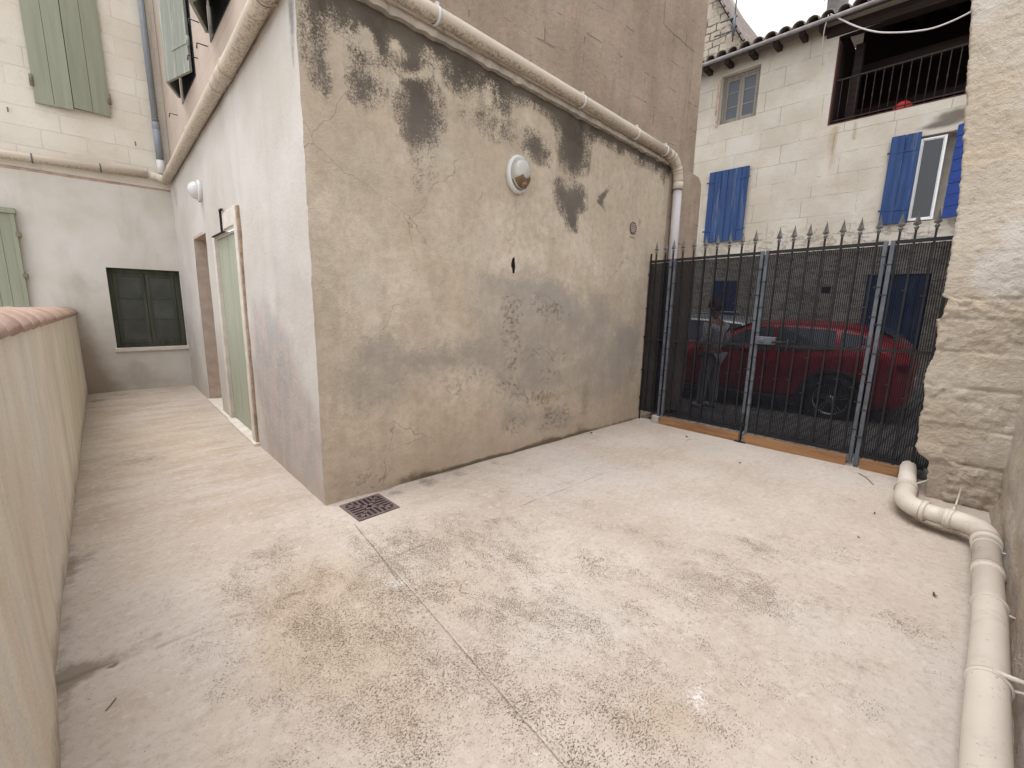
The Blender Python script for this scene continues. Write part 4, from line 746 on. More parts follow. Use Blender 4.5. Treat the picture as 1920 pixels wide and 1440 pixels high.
def rings(p, d, w_=.05, t=.012):
    mb = MB(); ring(mb, p, d, r, w_, t); mb.build('socket', M['pvcw'], fp)
    dd = Vector(d).normalized()*(w_/2); mb = MB(); ring(mb, Vector(p)-dd, d, r, .006, t+.0015); mb.build('rubber_ring', M['ring'], fp)
rings((4.53,.160,.118),(1,.06,0),.05,.014); rings((4.115,.03,.1235),(-.3,-1,0),.03,.014)
rings((3.80,-.262,.128),(-1,0,0),.05,.013); rings((3.35,-.26,.127),(-1,0,0),.06,.008)
for p,d,wl in (((4.62,.163,.116),(1,.06,0),(4.84,.05,.15)),((4.068,-.105,.127),(-.3,-1,0),(4.80,-.14,.16)),((2.30,-.245,.123),(-1,0,0),(2.30,-.36,.155)),((3.70,-.262,.128),(-1,0,0),(3.70,-.36,.13)),((2.95,-.259,.126),(-1,0,0),(2.95,-.36,.11))):
    mb = MB(); bracket(mb, p, d, r, wl, .022 if p[0] > 4 or p[0] < 2.5 else .006)
    if abs(p[0]-4.068) < .01 or abs(p[0]-2.3)<.01:
        a = Vector(p); dr_ = (Vector(wl)-a); dr_.z = 0; dr_.normalize(); mb.tube([a+Vector((0,0,r+.004)), a+Vector((0,0,r+.006))+dr_*.12], .010, 8)
    mb.build('clamp', M['pvcw'], fp)

# ---------------------------------------------------------------- lamps, vent, drain grate
def lamp(name, fn, s, z, rx, rz, label, dirty, deep=.085):
    t = thing(name, fn(s,z,0), label, 'lamp', 'round bulkhead lamps on the house walls'); c = fn(s,z,-.01); ax = Vector(fn(s,z,1))-Vector(fn(s,z,0))
    mb = MB(); mb.lathe([(.001,.0),(1.0,.0),(1.0,.035),(.97,.05),(.86,.058),(.80,.050),(.001,.05)], c, ax, 40, rx, rz)
    if dirty:
        mb.build('base_ring', M['white'], t)
    else:
        mb.build('base_ring', M['white'], t)
    mb = MB(); mb.lathe([(.81,.050),(.80,.062)]+[(.80*math.cos(a),.062+deep*math.sin(a)) for a in [math.pi/2*i/9 for i in range(1,10)]], c, ax, 40, rx, rz)
    gl = mb.build('glass_cover', M['greyglass'] if dirty else M['whiteglass'], t)
    if dirty:   # the lower third is a brown cap
        mb = MB(); n = 14; vs = []; u = Vector(fn(s+1,z,0))-Vector(fn(s,z,0)); axn = ax.normalized()
        for i in range(n+1):
            ph = math.radians(205+130*i/n)
            for j in range(9):
                k = .32+(.815-.32)*j/8
                h = .062+deep*math.sqrt(max(0,1-(k/.80)**2))+.003; 
                if j == 8: h = .055
                vs.append(Vector(c)+u*math.cos(ph)*k*rx+Vector((0,0,1))*math.sin(ph)*k*rz+axn*h)
        mb.add(vs, [(i*9+j,i*9+j+1,(i+1)*9+j+1,(i+1)*9+j) for i in range(n) for j in range(8)], True); mb.build('lower_cap', M['amber'], t)
        q = Vector(c)+Vector((0,0,-.62*rz))+axn*(.062+deep*.60); mb = MB(); mb.lathe([(.001,.03),(.02,.026),(.03,.012),(.034,0)], q, axn, 16); mb.build('sensor', M['amber'], t)
    else:
        mb = MB()
        for h,k in ((.085,.70),(.115,.5)): pass
        mb.lathe([(.02,0),(.02,.012),(.001,.014)], Vector(c)+Vector((0,0,-.9*rz))+ax.normalized()*.03, ax, 10); mb.build('screw', M['fin'], t)
lamp('wall_lamp', C, 1.843, 2.66, .132, .165, 'oval wall lamp with a brown lower cap, high on the stained wall', True)
lamp('wall_lamp', A, 3.60, 2.78, .125, .125, 'round white wall lamp above the open doorway in the alley', False)
vt = thing('wall_vent', C(3.752,2.436,0), 'small round brown vent near the top right of the stained wall', 'vent')
mb = MB(); mb.lathe([(.001,-.02),(.058,-.02),(.060,.004),(.070,.006),(.072,.0)], C(3.752,2.436,0), (N1[0],N1[1],0), 28); mb.build('vent_ring', M['vent'], vt)
mb = MB()
for i in range(-2,3):
    z = 2.436+i*.021; hw = math.sqrt(.057**2-(i*.021)**2); mb.box((3.752-hw,.001,z-.005),(3.752+hw,.012,z+.004), lambda a,b,c: C(a,c,b))
mb.build('louvre', M['conc'], vt)
mb = MB(); mb.box((3.70,.0,2.335),(3.80,.012,2.347), lambda a,b,c: C(a,c,b)); mb.build('drip_lip', M['ledge'], vt)
# grate
G4 = [Vector((1.200,3.028,0)),Vector((1.506,3.032,0)),Vector((1.520,2.752,0)),Vector((1.155,2.712,0))]
gr = thing('drain_grate', (1.35,2.88,0), 'square rusty purple drain grate set in the floor at the foot of the house corner', 'grate')
G0 = Vector((1.345,2.885,.0)); ga = math.radians(1.5); hs_ = .158
def GP(a,b,z): return (G0.x+a*math.cos(ga)-b*math.sin(ga), G0.y+a*math.sin(ga)+b*math.cos(ga), z)
mb = MB(); mb.box((-hs_,-hs_,.0005),(hs_,hs_,.0015), GP); mb.build('sump', M['pit'], gr)
slots = []
mbg = MB(); ZG = (.002,.0075)
e = .018
for a,b in (((-hs_,-hs_),(hs_,-hs_+e)),((-hs_,hs_-e),(hs_,hs_)),((-hs_,-hs_+e),(-hs_+e,hs_-e)),((hs_-e,-hs_+e),(hs_,hs_-e))): mbg.box((*a,ZG[0]),(*b,ZG[1]),GP)
# four triangular fields of bars, turned a quarter each, diagonals of flat iron
inner = hs_-e
for qd in range(4):
    ca, sa = math.cos(qd*math.pi/2), math.sin(qd*math.pi/2)
    def RP(a,b,z): return GP(a*ca-b*sa, a*sa+b*ca, z)
    for i in range(-3,4):
        y = (i)*.037; lo = abs(y)+.006; 
        if lo < inner: mbg.box((max(lo,.012), y-.0075, ZG[0]), (inner, y+.0075, ZG[1]), RP)
for sgn in (1,-1):
    d = math.sqrt(.5); mbg.add([GP(*p,z) for z in ZG for p in ((-inner*1+.0,-inner*sgn-.0),(-inner+.018,-inner*sgn),(inner,inner*sgn-.018*sgn),(inner,inner*sgn),(inner-.018,inner*sgn),(-inner,-inner*sgn+.018*sgn))], [tuple(range(6)),tuple(range(6,12))]+[(k,(k+1)%6,6+(k+1)%6,6+k) for k in range(6)])
mbg.build('grating', M['grate'], gr)

# ---------------------------------------------------------------- iron gate with netting
XG = 5.28
rg = random.Random(7)
def gtop(y): return 2.072+.019*(3.0-y)
def finial(mb, y, z):
    mb.lathe([(.011,0),(.011,.012),(.017,.016),(.017,.030),(.010,.036)], (XG,y,z), (0,0,1), 10)
    s_ = [(0,.034),(.034,.060),(.010,.072),(.020,.088),(.0,.175)]
    # arrowhead: flat diamond
    prof = [(0,z+.034),(-.030,z+.052),(-.020,z+.075),(-.006,z+.135),(0,z+.165),(.006,z+.135),(.020,z+.075),(.030,z+.052)]
    n = len(prof); vs = [(XG-.001,y+p[0],p[1]) for p in prof]; vs += [(XG-.012,y,z+.062),(XG+.012,y,z+.062)]
    mb.add([(XG,y+p[0],p[1]) for p in prof]+[(XG-.013,y,z+.065),(XG+.013,y,z+.065)], [(i,(i+1)%n,n) for i in range(n)]+[((i+1)%n,i,n+1) for i in range(n)])
def bar(parent, y, fin=True, zt=None, zb=.115, label=None):
    zt = zt or gtop(y)+.09
    mb = MB(); mb.box((XG-.008,y-.008,zb),(XG+.008,y+.008,zt)); b = mb.build('bar', M['iron'], parent)
    if fin: mb = MB(); finial(mb, y, zt-.002); mb.build('finial', M['fin'], b)
    z = .25+rg.random()*.15
    while z < gtop(y)-.05:
        mb = MB(); mb.box((XG-.0125,y-.0125,z),(XG+.034,y+.0125,z+.007)); mb.box((XG-.014,y+.008,z-.004),(XG-.004,y+.026,z+.009)); mb.build('cable_tie', M['tie'], b)
        z += .36+rg.random()*.12
    return b
def rail(parent, y0, y1, z0, z1, h=.03, d=.012, name='rail', mat='iron'):
    mb = MB(); mb.add([(x,y,z) for x in (XG-d,XG+d) for y,zz in ((y0,z0),(y1,z1)) for z in (zz-h/2,zz+h/2)], [(0,1,3,2),(4,6,7,5),(0,4,5,1),(2,3,7,6),(0,2,6,4),(1,5,7,3)]); return mb.build(name, M[mat], parent)
def net(parent, y0, y1):
    mb = MB(); n = max(2,int((y1-y0)/.06)); m_ = 30; vs = []
    for i in range(n+1):
        y = y0+(y1-y0)*i/n
        for j in range(m_+1):
            z = .12+(gtop(y)-.02-.12)*j/m_; vs.append((XG+.024+.003*mn.noise((y*4,z*3,2)), y, z))
    mb.add(vs, [(i*(m_+1)+j,(i+1)*(m_+1)+j,(i+1)*(m_+1)+j+1,i*(m_+1)+j+1) for i in range(n) for j in range(m_)], True); return mb.build('netting', M['screen'], parent, recalc=False)
def post(parent, y, w_=.034, mat='galv', zb=.03, zt=None, name='stile', seed=0):
    mb = MB(); zt = zt or gtop(y)+.015; mb.box((XG-.028,y-w_/2,zb),(XG+.012,y+w_/2,zt)); o = bevel(mb.build(name, M[mat], parent), .003)
    z = .3+.07*seed
    while z < 2.0:
        mb = MB(); mb.box((XG-.0305,y-w_/2-.004,z),(XG+.02,y+w_/2+.004,z+.009)); mb.box((XG-.036,y+w_/2-.004,z-.002),(XG-.024,y+w_/2+.022,z+.010)); mb.build('cable_tie', M['tie'], o); z += .27
    return o
# left fixed panel
t = thing('gate_side_panel', (XG,2.8,0), 'narrow fixed iron panel with netting between the stained wall and the double gate', 'gate panel')
bar(t, 2.945, False, gtop(2.945)+.10, .0)
for y in (2.876,2.755): bar(t, y)
rail(t, 2.67, 2.955, gtop(2.67), gtop(2.955)); rail(t, 2.67, 2.955, .14, .14); rail(t, 2.67, 2.955, 1.09, 1.09, .022); net(t, 2.64, 2.962)
post(t, 2.665, .03, seed=1, name='post', zb=.10); bar(t, 2.652)
# left leaf
t = thing('gate_leaf', (XG,2.1,0), 'left leaf of the black iron gate, beside the stained wall, with a cast lock plate', 'gate leaf')
post(t, 2.612, .028, seed=2, zb=.04); post(t, 1.640, .030, seed=0, zb=.11)
for y in (2.530,2.397,2.262,2.128,1.994,1.860,1.727): bar(t, y)
rail(t, 1.655, 2.60, gtop(1.65), gtop(2.6)); rail(t, 1.655, 2.60, .135, .135); rail(t, 1.655, 2.60, 1.115, 1.085, .024); net(t, 1.600, 2.655)
# right leaf
t = thing('gate_leaf', (XG,1.1,0), 'right leaf of the black iron gate, in front of the red car', 'gate leaf')
post(t, 1.592, .030, seed=2, zb=.11); post(t, .628, .032, seed=1, zb=.04)
for y in (1.500,1.367,1.233,1.098,.963,.829,.695): bar(t, y)
rail(t, .645, 1.577, gtop(.65), gtop(1.577)); rail(t, .645, 1.577, .13, .135); rail(t, .645, 1.577, 1.145, 1.12, .026); net(t, .600, 1.617)
mb = MB(); mb.box((XG-.062,1.40,1.13),(XG-.012,1.60,1.215)); mb.box((XG-.075,1.505,1.155),(XG-.06,1.555,1.195)); lk = bevel(mb.build('lock_case', M['galv'], t), .008)
mb = MB(); mb.tube([(XG-.05,1.42,1.165),(XG-.085,1.42,1.165),(XG-.085,1.29,1.17)], .010, 10); mb.tube([(XG-.06,1.285,1.20),(XG-.06,1.29,1.05)], .007, 8); mb.build('handle', M['rust'], lk)
mb = MB(); mb.tube([(XG-.04,1.632,.02),(XG-.04,1.632,.34)], .011, 10); mb.box((XG-.06,1.60,.20),(XG-.012,1.66,.225)); mb.box((XG-.07,1.57,.0),(XG-.02,1.69,.012)); mb.build('drop_bolt', M['iron'], t)
# right fixed panel
t = thing('gate_side_panel', (XG,.4,0), 'fixed iron panel with netting between the double gate and the stone pier', 'gate panel')
post(t, .578, .034, seed=0, name='post', zb=.0)
for y in (.545,.440,.310,.185): bar(t, y, zb=.09)
rail(t, .10, .56, gtop(.1), gtop(.56)); rail(t, .10, .56, .12, .125); rail(t, .10, .56, 1.16, 1.15, .024); net(t, .06, .612)
# timber sill boards
for y0,y1,lab,tt in ((1.655,2.628,'orange timber board lying under the left gate leaf',.0),(.655,1.600,'orange timber board lying under the right gate leaf',.01),(.262,.545,'short orange timber board beside the waste pipe, under the last gate panel',-.01)):
    mb = MB(); n = 12
    for i in range(n):
        pass
    mb.add([(XG-.052+tt,y0,.0),(XG-.052,y1,.0),(XG-.016,y1,.0),(XG-.016+tt,y0,.0),(XG-.040+tt,y0,.100),(XG-.040,y1,.100),(XG-.006,y1,.100),(XG-.006+tt,y0,.100)], [(0,3,2,1),(4,5,6,7),(0,1,5,4),(1,2,6,5),(2,3,7,6),(3,0,4,7)])
    tag(bevel(mb.build('timber_board', M['wood']), .004), lab, 'board', 'timber boards under the gate')
mb = MB(); mb.box((XG-.05,2.645,0),(XG+.05,2.745,.098)); tag(bevel(mb.build('concrete_block', M['conc']), .012), 'small pale concrete block under the left gate post', 'block')

# ---------------------------------------------------------------- house across the street
XH = 11.5
hb = thing('street_house', (XH,2,0), 'pale ashlar house across the street with blue shutters, open loggia and tiled roof', 'house')
H_ = lambda y,z,o=0.0: (XH-o, y, z)
def hfar(y,z):
    d = 9.0
    for a,b_,c,e_ in holes:
        dy = max(a-y,0,y-b_); dz = max(c-z,0,z-e_); d = min(d, math.hypot(dy,dz))
    return max(0.0, min(1.0,(d-.06)/.15))
holes = [(-1.6,2.64,5.29,6.93),(4.07,4.92,5.865,6.93),(4.07,4.97,3.13,4.79),(.60,1.36,3.20,4.72),(4.04,4.62,.9,2.19),(.62,1.58,-.3,2.24),(2.16,2.33,1.875,2.01)]
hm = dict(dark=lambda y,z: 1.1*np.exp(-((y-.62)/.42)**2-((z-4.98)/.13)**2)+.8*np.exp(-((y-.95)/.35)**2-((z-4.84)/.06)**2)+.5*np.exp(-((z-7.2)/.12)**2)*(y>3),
          rust=lambda y,z: .9*np.exp(-((y-2.5)/.10)**2)*(z<5.27)*(z>4.3)*np.clip((z-4.1)/.9,0,1)+.8*np.exp(-((y-2.15)/.05)**2)*(z<5.26)*(z>4.9)+.5*np.exp(-((y-2.3)/.3)**2-((z-4.1)/.7)**2)+.25*np.exp(-((y-3.6)/.5)**2-((z-6.0)/.5)**2),
          eroded=lambda y,z: np.clip((3.5-z)/.6,0,1)*.8)
grid('stone_wall', H_, -6, 12, -.6, 7.25, .07, M['house'], hb, holes=holes, disp=lambda y,z: (.012*mn.noise((y*1.2,z*2,3))+ .010*mn.noise((y*6,z*9,1))*max(0,min(1,(3.7-z)/.8)))*hfar(y,z), masks=hm)
def reveal(y0,y1,z0,z1,dep,mat,par_,name='reveal'):
    mb = MB()
    for a,b in (((XH+.006,y0-.04,z0-.03),(XH+dep,y0,z1+.03)),((XH+.006,y1,z0-.03),(XH+dep,y1+.04,z1+.03)),((XH+.006,y0,z1),(XH+dep,y1,z1+.03)),((XH+.006,y0,z0-.03),(XH+dep,y1,z0))): mb.box(a,b)
    mb.box((XH+dep-.01,y0-.04,z0-.03),(XH+dep,y1+.04,z1+.03)); return mb.build(name, M[mat], par_)
reveal(4.07,4.92,5.865,6.93,.35,'stonetrim',hb)
reveal(.60,1.36,3.20,4.72,.3,'stonetrim',hb); reveal(2.16,2.33,1.875,2.01,.25,'pit',hb,'vent_hole')
# upper left window
def casement(y0,y1,z0,z1,xo,fm_,gm_,bars,par_,cols=2,fw=.045):
    mb = MB()
    for a,b in (((XH+xo,y0,z0),(XH+xo+.05,y0+fw,z1)),((XH+xo,y1-fw,z0),(XH+xo+.05,y1,z1)),((XH+xo,y0+fw,z1-fw),(XH+xo+.05,y1-fw,z1)),((XH+xo,y0+fw,z0),(XH+xo+.05,y1-fw,z0+fw))): mb.box(a,b)
    wn = bevel(mb.build('window', M[fm_], par_), .004); ym = (y0+y1)/2
    sp = [(y0+fw+.004,ym-.003),(ym+.003,y1-fw-.004)] if cols == 2 else [(y0+fw+.004,y1-fw-.004)]
    for a0,a1 in sp:
        mb = MB(); q = fw*.95 if cols == 2 else .010; zz0, zz1 = z0+fw+.004, z1-fw-.004
        for a,b in (((XH+xo+.008,a0,zz0),(XH+xo+.045,a0+q,zz1)),((XH+xo+.008,a1-q,zz0),(XH+xo+.045,a1,zz1)),((XH+xo+.008,a0+q,zz1-q),(XH+xo+.045,a1-q,zz1)),((XH+xo+.008,a0+q,zz0),(XH+xo+.045,a1-q,zz0+q))): mb.box(a,b)
        for k in range(1,bars+1):
            z = zz0+(zz1-zz0)*k/(bars+1); mb.box((XH+xo+.014,a0+q,z-.012),(XH+xo+.04,a1-q,z+.012))
        bevel(mb.build('window_frame', M[fm_], wn), .003)
        mb = MB(); mb.box((XH+xo+.022,a0+q-.01,zz0+q-.01),(XH+xo+.028,a1-q+.01,zz1-q+.01)); mb.build('pane', M[gm_], wn)
    return wn
casement(4.075,4.915,5.87,6.925,.12,'frame','glassb',2,hb,2,.06)
casement(.76,1.115,3.23,4.68,.02,'upvc','glass',0,hb,1,.032)
mb = MB(); mb.box((XH-.03,4.93,5.84),(XH-.012,4.97,6.87)); mb.tube([(XH-.03,4.98,6.1),(XH-.03,4.98,6.75)], .012, 8); tag(mb.build('shutter_post', M['ledgep'], hb))
# shutters
def planks(y0,y1,z0,z1,n,mat,par_=None,ang=0.0,hy=None,xo=.03,name='shutter',horiz=False):
    hy = y0 if hy is None else hy; c, s_ = math.cos(ang), math.sin(ang)
    def f(x,y,z):
        dy = y-hy; dx = x; return (XH-xo-(dx*c+dy*s_), hy+dy*c-dx*s_, z)
    mb = MB()
    if horiz:
        for i in range(n):
            a = z0+(z1-z0)*i/n; b = z0+(z1-z0)*(i+1)/n; mb.box((0.0,y0,a+.003),(.032+.004*(i%2),y1,b-.003),f)
    else:
        for i in range(n):
            a = y0+(y1-y0)*i/n; b = y0+(y1-y0)*(i+1)/n; mb.box((0.0,a+.003,z0),(.032+.004*(i%2),b-.003,z1),f)
    return bevel(mb.build(name, M[mat], par_ or hb), .004), f
def strap(sh, f, y0, y1, z):
    mb = MB(); mb.box((.034,y0,z-.018),(.040,y1,z+.018),f); mb.build('strap_hinge', M['blue'], sh)
s_, f = planks(4.525,4.975,3.13,4.79,3,'blue'); strap(s_,f,4.72,5.02,4.55); strap(s_,f,4.72,5.02,3.40)
s_, f = planks(4.06,4.515,3.13,4.79,3,'blue'); strap(s_,f,4.02,4.30,4.55); strap(s_,f,4.02,4.30,3.40)
s_, f = planks(1.11,1.54,3.19,4.79,2,'blue'); strap(s_,f,1.15,1.57,4.5); strap(s_,f,1.15,1.57,3.45)
s_, f = planks(.0,.62,3.2,4.78,8,'blueb',ang=math.radians(-38),hy=.62,xo=.05,horiz=True)
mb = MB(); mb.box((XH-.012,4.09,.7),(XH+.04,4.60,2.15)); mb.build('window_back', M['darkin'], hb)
s_, f = planks(4.05,4.60,.95,2.17,4,'blue',xo=.0); strap(s_,f,4.1,4.5,1.9)
s_, f = planks(.64,1.10,-.1,2.22,3,'blue',xo=-.06,name='door'); s_, f = planks(1.11,1.57,-.1,2.22,3,'blue',xo=-.06,name='door'); mb = MB(); mb.tube([(XH+.02,1.16,1.0),(XH-.03,1.16,1.0),(XH-.03,1.16,1.12)], .01, 8); mb.build('handle', M['iron'], s_)
reveal(.62,1.58,-.3,2.24,.3,'stonetrim',hb)
# loggia
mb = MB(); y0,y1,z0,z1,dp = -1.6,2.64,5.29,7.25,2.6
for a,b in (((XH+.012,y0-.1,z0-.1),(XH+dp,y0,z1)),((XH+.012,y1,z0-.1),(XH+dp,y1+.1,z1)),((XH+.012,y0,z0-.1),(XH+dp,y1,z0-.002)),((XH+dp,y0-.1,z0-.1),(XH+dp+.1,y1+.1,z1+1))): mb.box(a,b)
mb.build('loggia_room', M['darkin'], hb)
mb = MB(); mb.box((XH-.004,y0,z0-.006),(XH+.20,y1-.004,z0+.012)); mb.box((XH-.006,y1-.028,z0),(XH+.2,y1-.002,z1-.4)); mb.build('loggia_edge', simple('red_brown_edge',(.07,.03,.025),.9,amt=.3), hb)
mb = MB(); mb.add([(XH-.05,-2,6.80),(XH-.05,2.86,6.96),(XH+.22,2.86,6.96),(XH+.22,-2,6.80),(XH-.05,-2,7.04),(XH-.05,2.86,7.16),(XH+.22,2.86,7.16),(XH+.22,-2,7.04)], [(0,3,2,1),(4,5,6,7),(0,1,5,4),(1,2,6,5),(2,3,7,6),(3,0,4,7)]); bevel(mb.build('lintel_beam', M['beam'], hb), .02)
mb = MB(); mb.box((XH+1.2,-1.6,6.55),(XH+1.4,2.6,6.75)); mb.box((XH+.5,2.30,z0),(XH+.64,2.44,6.9)); mb.box((XH+2.2,-1.6,6.1),(XH+2.5,2.6,6.22)); mb.build('loggia_timber', M['beam'], hb)
for i in range(8):
    y = -1.4+i*.5; mb = MB(); mb.add([(XH-.02,y,7.0),(XH+2.6,y,7.75),(XH+2.6,y+.09,7.75),(XH-.02,y+.09,7.0),(XH-.02,y,7.12),(XH+2.6,y,7.87),(XH+2.6,y+.09,7.87),(XH-.02,y+.09,7.12)], [(0,3,2,1),(4,5,6,7),(0,1,5,4),(1,2,6,5),(2,3,7,6),(3,0,4,7)]); mb.build('rafter', M['beam'], hb)
rl = MB(); rl.box((XH+.06,-1.6,6.12),(XH+.085,2.62,6.145)); rl.box((XH+.06,-1.6,5.36),(XH+.085,2.62,5.38)); rl = rl.build('railing', M['rust'], hb)
for i in range(31):
    y = 2.50-i*.132; mb = MB(); mb.tube([(XH+.072,y,5.30),(XH+.072,y,5.66),(XH+.072,y,5.70),(XH+.072,y,5.75),(XH+.072,y,6.14)], [.008,.008,.014,.008,.008], 8); mb.build('railing_bar', M['rust'], rl)
# roof
rf = MB(); sl = .30
rf.add([(XH-.36,-6,7.16),(XH-.36,12,7.16),(XH+4.5,12,7.16+4.86*sl),(XH+4.5,-6,7.16+4.86*sl),(XH-.36,-6,7.19),(XH-.36,12,7.19),(XH+4.5,12,7.19+4.86*sl),(XH+4.5,-6,7.19+4.86*sl)], [(0,3,2,1),(4,5,6,7),(0,1,5,4),(1,2,6,5),(2,3,7,6),(3,0,4,7)])
rr = random.Random(3); y = -3.0
while y < 8:
    for k in range(5):
        x0 = XH-.44+k*.42+rr.uniform(-.02,.02); x1 = x0+.50; n = 8; vs = []
        for x,rad in ((x0,.105+rr.uniform(-.008,.008)),(x1,.092)):
            for t_ in (0,.016):
                for q in range(n+1):
                    a = math.pi*q/n; vs.append((x, y+math.cos(a)*(rad+t_), 7.185+(x-XH+.36)*sl+(.018 if x == x0 else 0)+math.sin(a)*(rad+t_)*.95))
        vi = lambda j,t_,q: (j*2+t_)*(n+1)+q
        rf.add(vs, [(vi(0,1,q),vi(1,1,q),vi(1,1,q+1),vi(0,1,q+1)) for q in range(n)]+[(vi(0,0,q),vi(0,0,q+1),vi(1,0,q+1),vi(1,0,q)) for q in range(n)]+[(vi(0,0,q),vi(0,1,q),vi(0,1,q+1),vi(0,0,q+1)) for q in range(n)], True)
    y += .252+rr.uniform(-.008,.008)
rf = rf.build('roof', M['rtile'], hb)
mb = MB(); mb.tube([(XH-.43,12,7.155),(XH-.43,-6,7.09)], .038, 10); mb.build('eaves_gutter', M['chim'], hb)
for y in (4.72,4.20,3.72,3.24,5.2,2.9):
    mb = MB(); mb.box((XH-.33,y-.05,7.04),(XH+.05,y+.05,7.145)); bevel(mb.build('rafter', M['beam'], hb), .01)
mb = MB(); mb.box((XH+.72,2.80,7.3),(XH+1.05,3.12,8.75)); ch = bevel(mb.build('chimney', M['chim'], hb), .01)
# dish, aerial, cable, red cushion
dish = thing('satellite_dish', (XH+.62,3.08,7.6), 'pale satellite dish beside the chimney on the tiled roof', 'satellite dish')
mb = MB(); mb.lathe([(.001,.0),(.12,.012),(.22,.04),(.30,.075),(.305,.085),(.30,.09),(.22,.055),(.12,.027),(.001,.015)], (XH+.52,3.10,8.22), (-.8,.25,.45), 28); mb.build('reflector', M['white'], dish)
mb = MB(); mb.tube([(XH+.62,3.06,7.5),(XH+.58,3.07,8.2)], .02, 8); mb.tube([(XH+.52,3.12,8.0),(XH+.15,3.2,8.05)], .012, 8); mb.tube([(XH+.15,3.2,8.02),(XH+.12,3.2,8.10)], .03, 8); mb.build('mast', M['chim'], dish)
cb = MB(); P = [(11.1,2.75,7.21),(11.1,2.35,6.86),(11.1,2.0,6.62),(11.1,1.7,6.49),(11.1,1.4,6.40),(11.1,1.11,6.36),(11.1,.73,6.43),(11.1,.2,6.66),(11.1,-.4,7.0)]
cb.tube(sm(P), .014, 8); tag(cb.build('hanging_cable', M['cable']), 'pale cable hanging in a loop across the dark loggia', 'cable')
cb = MB(); cb.tube(sm([(11.08,2.78,7.2),(11.12,2.83,6.95),(11.3,2.86,6.7),(11.48,2.87,6.5)]), .009, 6); tag(cb.build('roof_cable', M['cable']), 'thin cable dropping from the eaves against the wall left of the loggia', 'cable')
cu = MB(); cu.lathe([(.001,.21),(.07,.20),(.12,.16),(.15,.10),(.155,.05),(.13,.0),(.001,-.002)], (XH+.30,1.50,5.30), (0,0,1), 20, 1.0, .8); cuo = cu.build('cushion', M['redplastic'])
tag(cuo, 'rounded red cushion on the loggia floor behind the railing', 'cushion')
# gabled house behind with aerial
gb = thing('gable_house', (14.5,7,0), 'old rubble gable rising behind the left end of the tiled roof', 'house')
mb = MB(); rake = [(5.35,8.55),(6.45,10.42),(8.2,13.4),(9.0,13.4),(12,9),(12,0),(5.35,0)]; mb.prism(rake, (14.0,19), 0); mb.build('wall', M['oldblocks'], gb)
mb = MB(); k = 0
while k < 13:
    t0 = k*.25; d = Vector((0,1.1,1.87)).normalized(); p = Vector((13.9,5.32,8.56))+d*t0
    mb.box((13.88,-.0,.0),(19.1,.29,.05), lambda a,b,c: (a, p.y+d.y*b-d.z*c, p.z+d.z*b+d.y*c+.0)); k += 1
mb.build('roof', M['rtile'], gb)
an = thing('tv_aerial', (14,5.8,8.9), 'thin television aerial beside the rubble gable', 'aerial')
mb = MB(); mb.tube([(13.8,5.72,8.85),(13.8,5.72,11.6)], .018, 8); mb.build('mast', M['galv'], an)
mb = MB(); mb.tube([(13.8,5.65,9.12),(13.8,6.25,9.16)], .022, 6); mb.tube([(13.8,5.65,9.45),(13.8,6.1,9.46)], .022, 6); mb.tube([(13.8,5.72,9.0),(13.8,5.72,9.5)], .04, 8); mb.build('wall_bracket', M['galv'], an)
mb = MB()
mb.tube([(13.8,5.2,10.4),(13.8,6.3,10.5)], .012, 6)
for i in range(6): mb.tube([(13.55,5.25+i*.2,10.42),(14.05,5.25+i*.2,10.42)], .006, 6)
mb.build('boom', M['galv'], an)

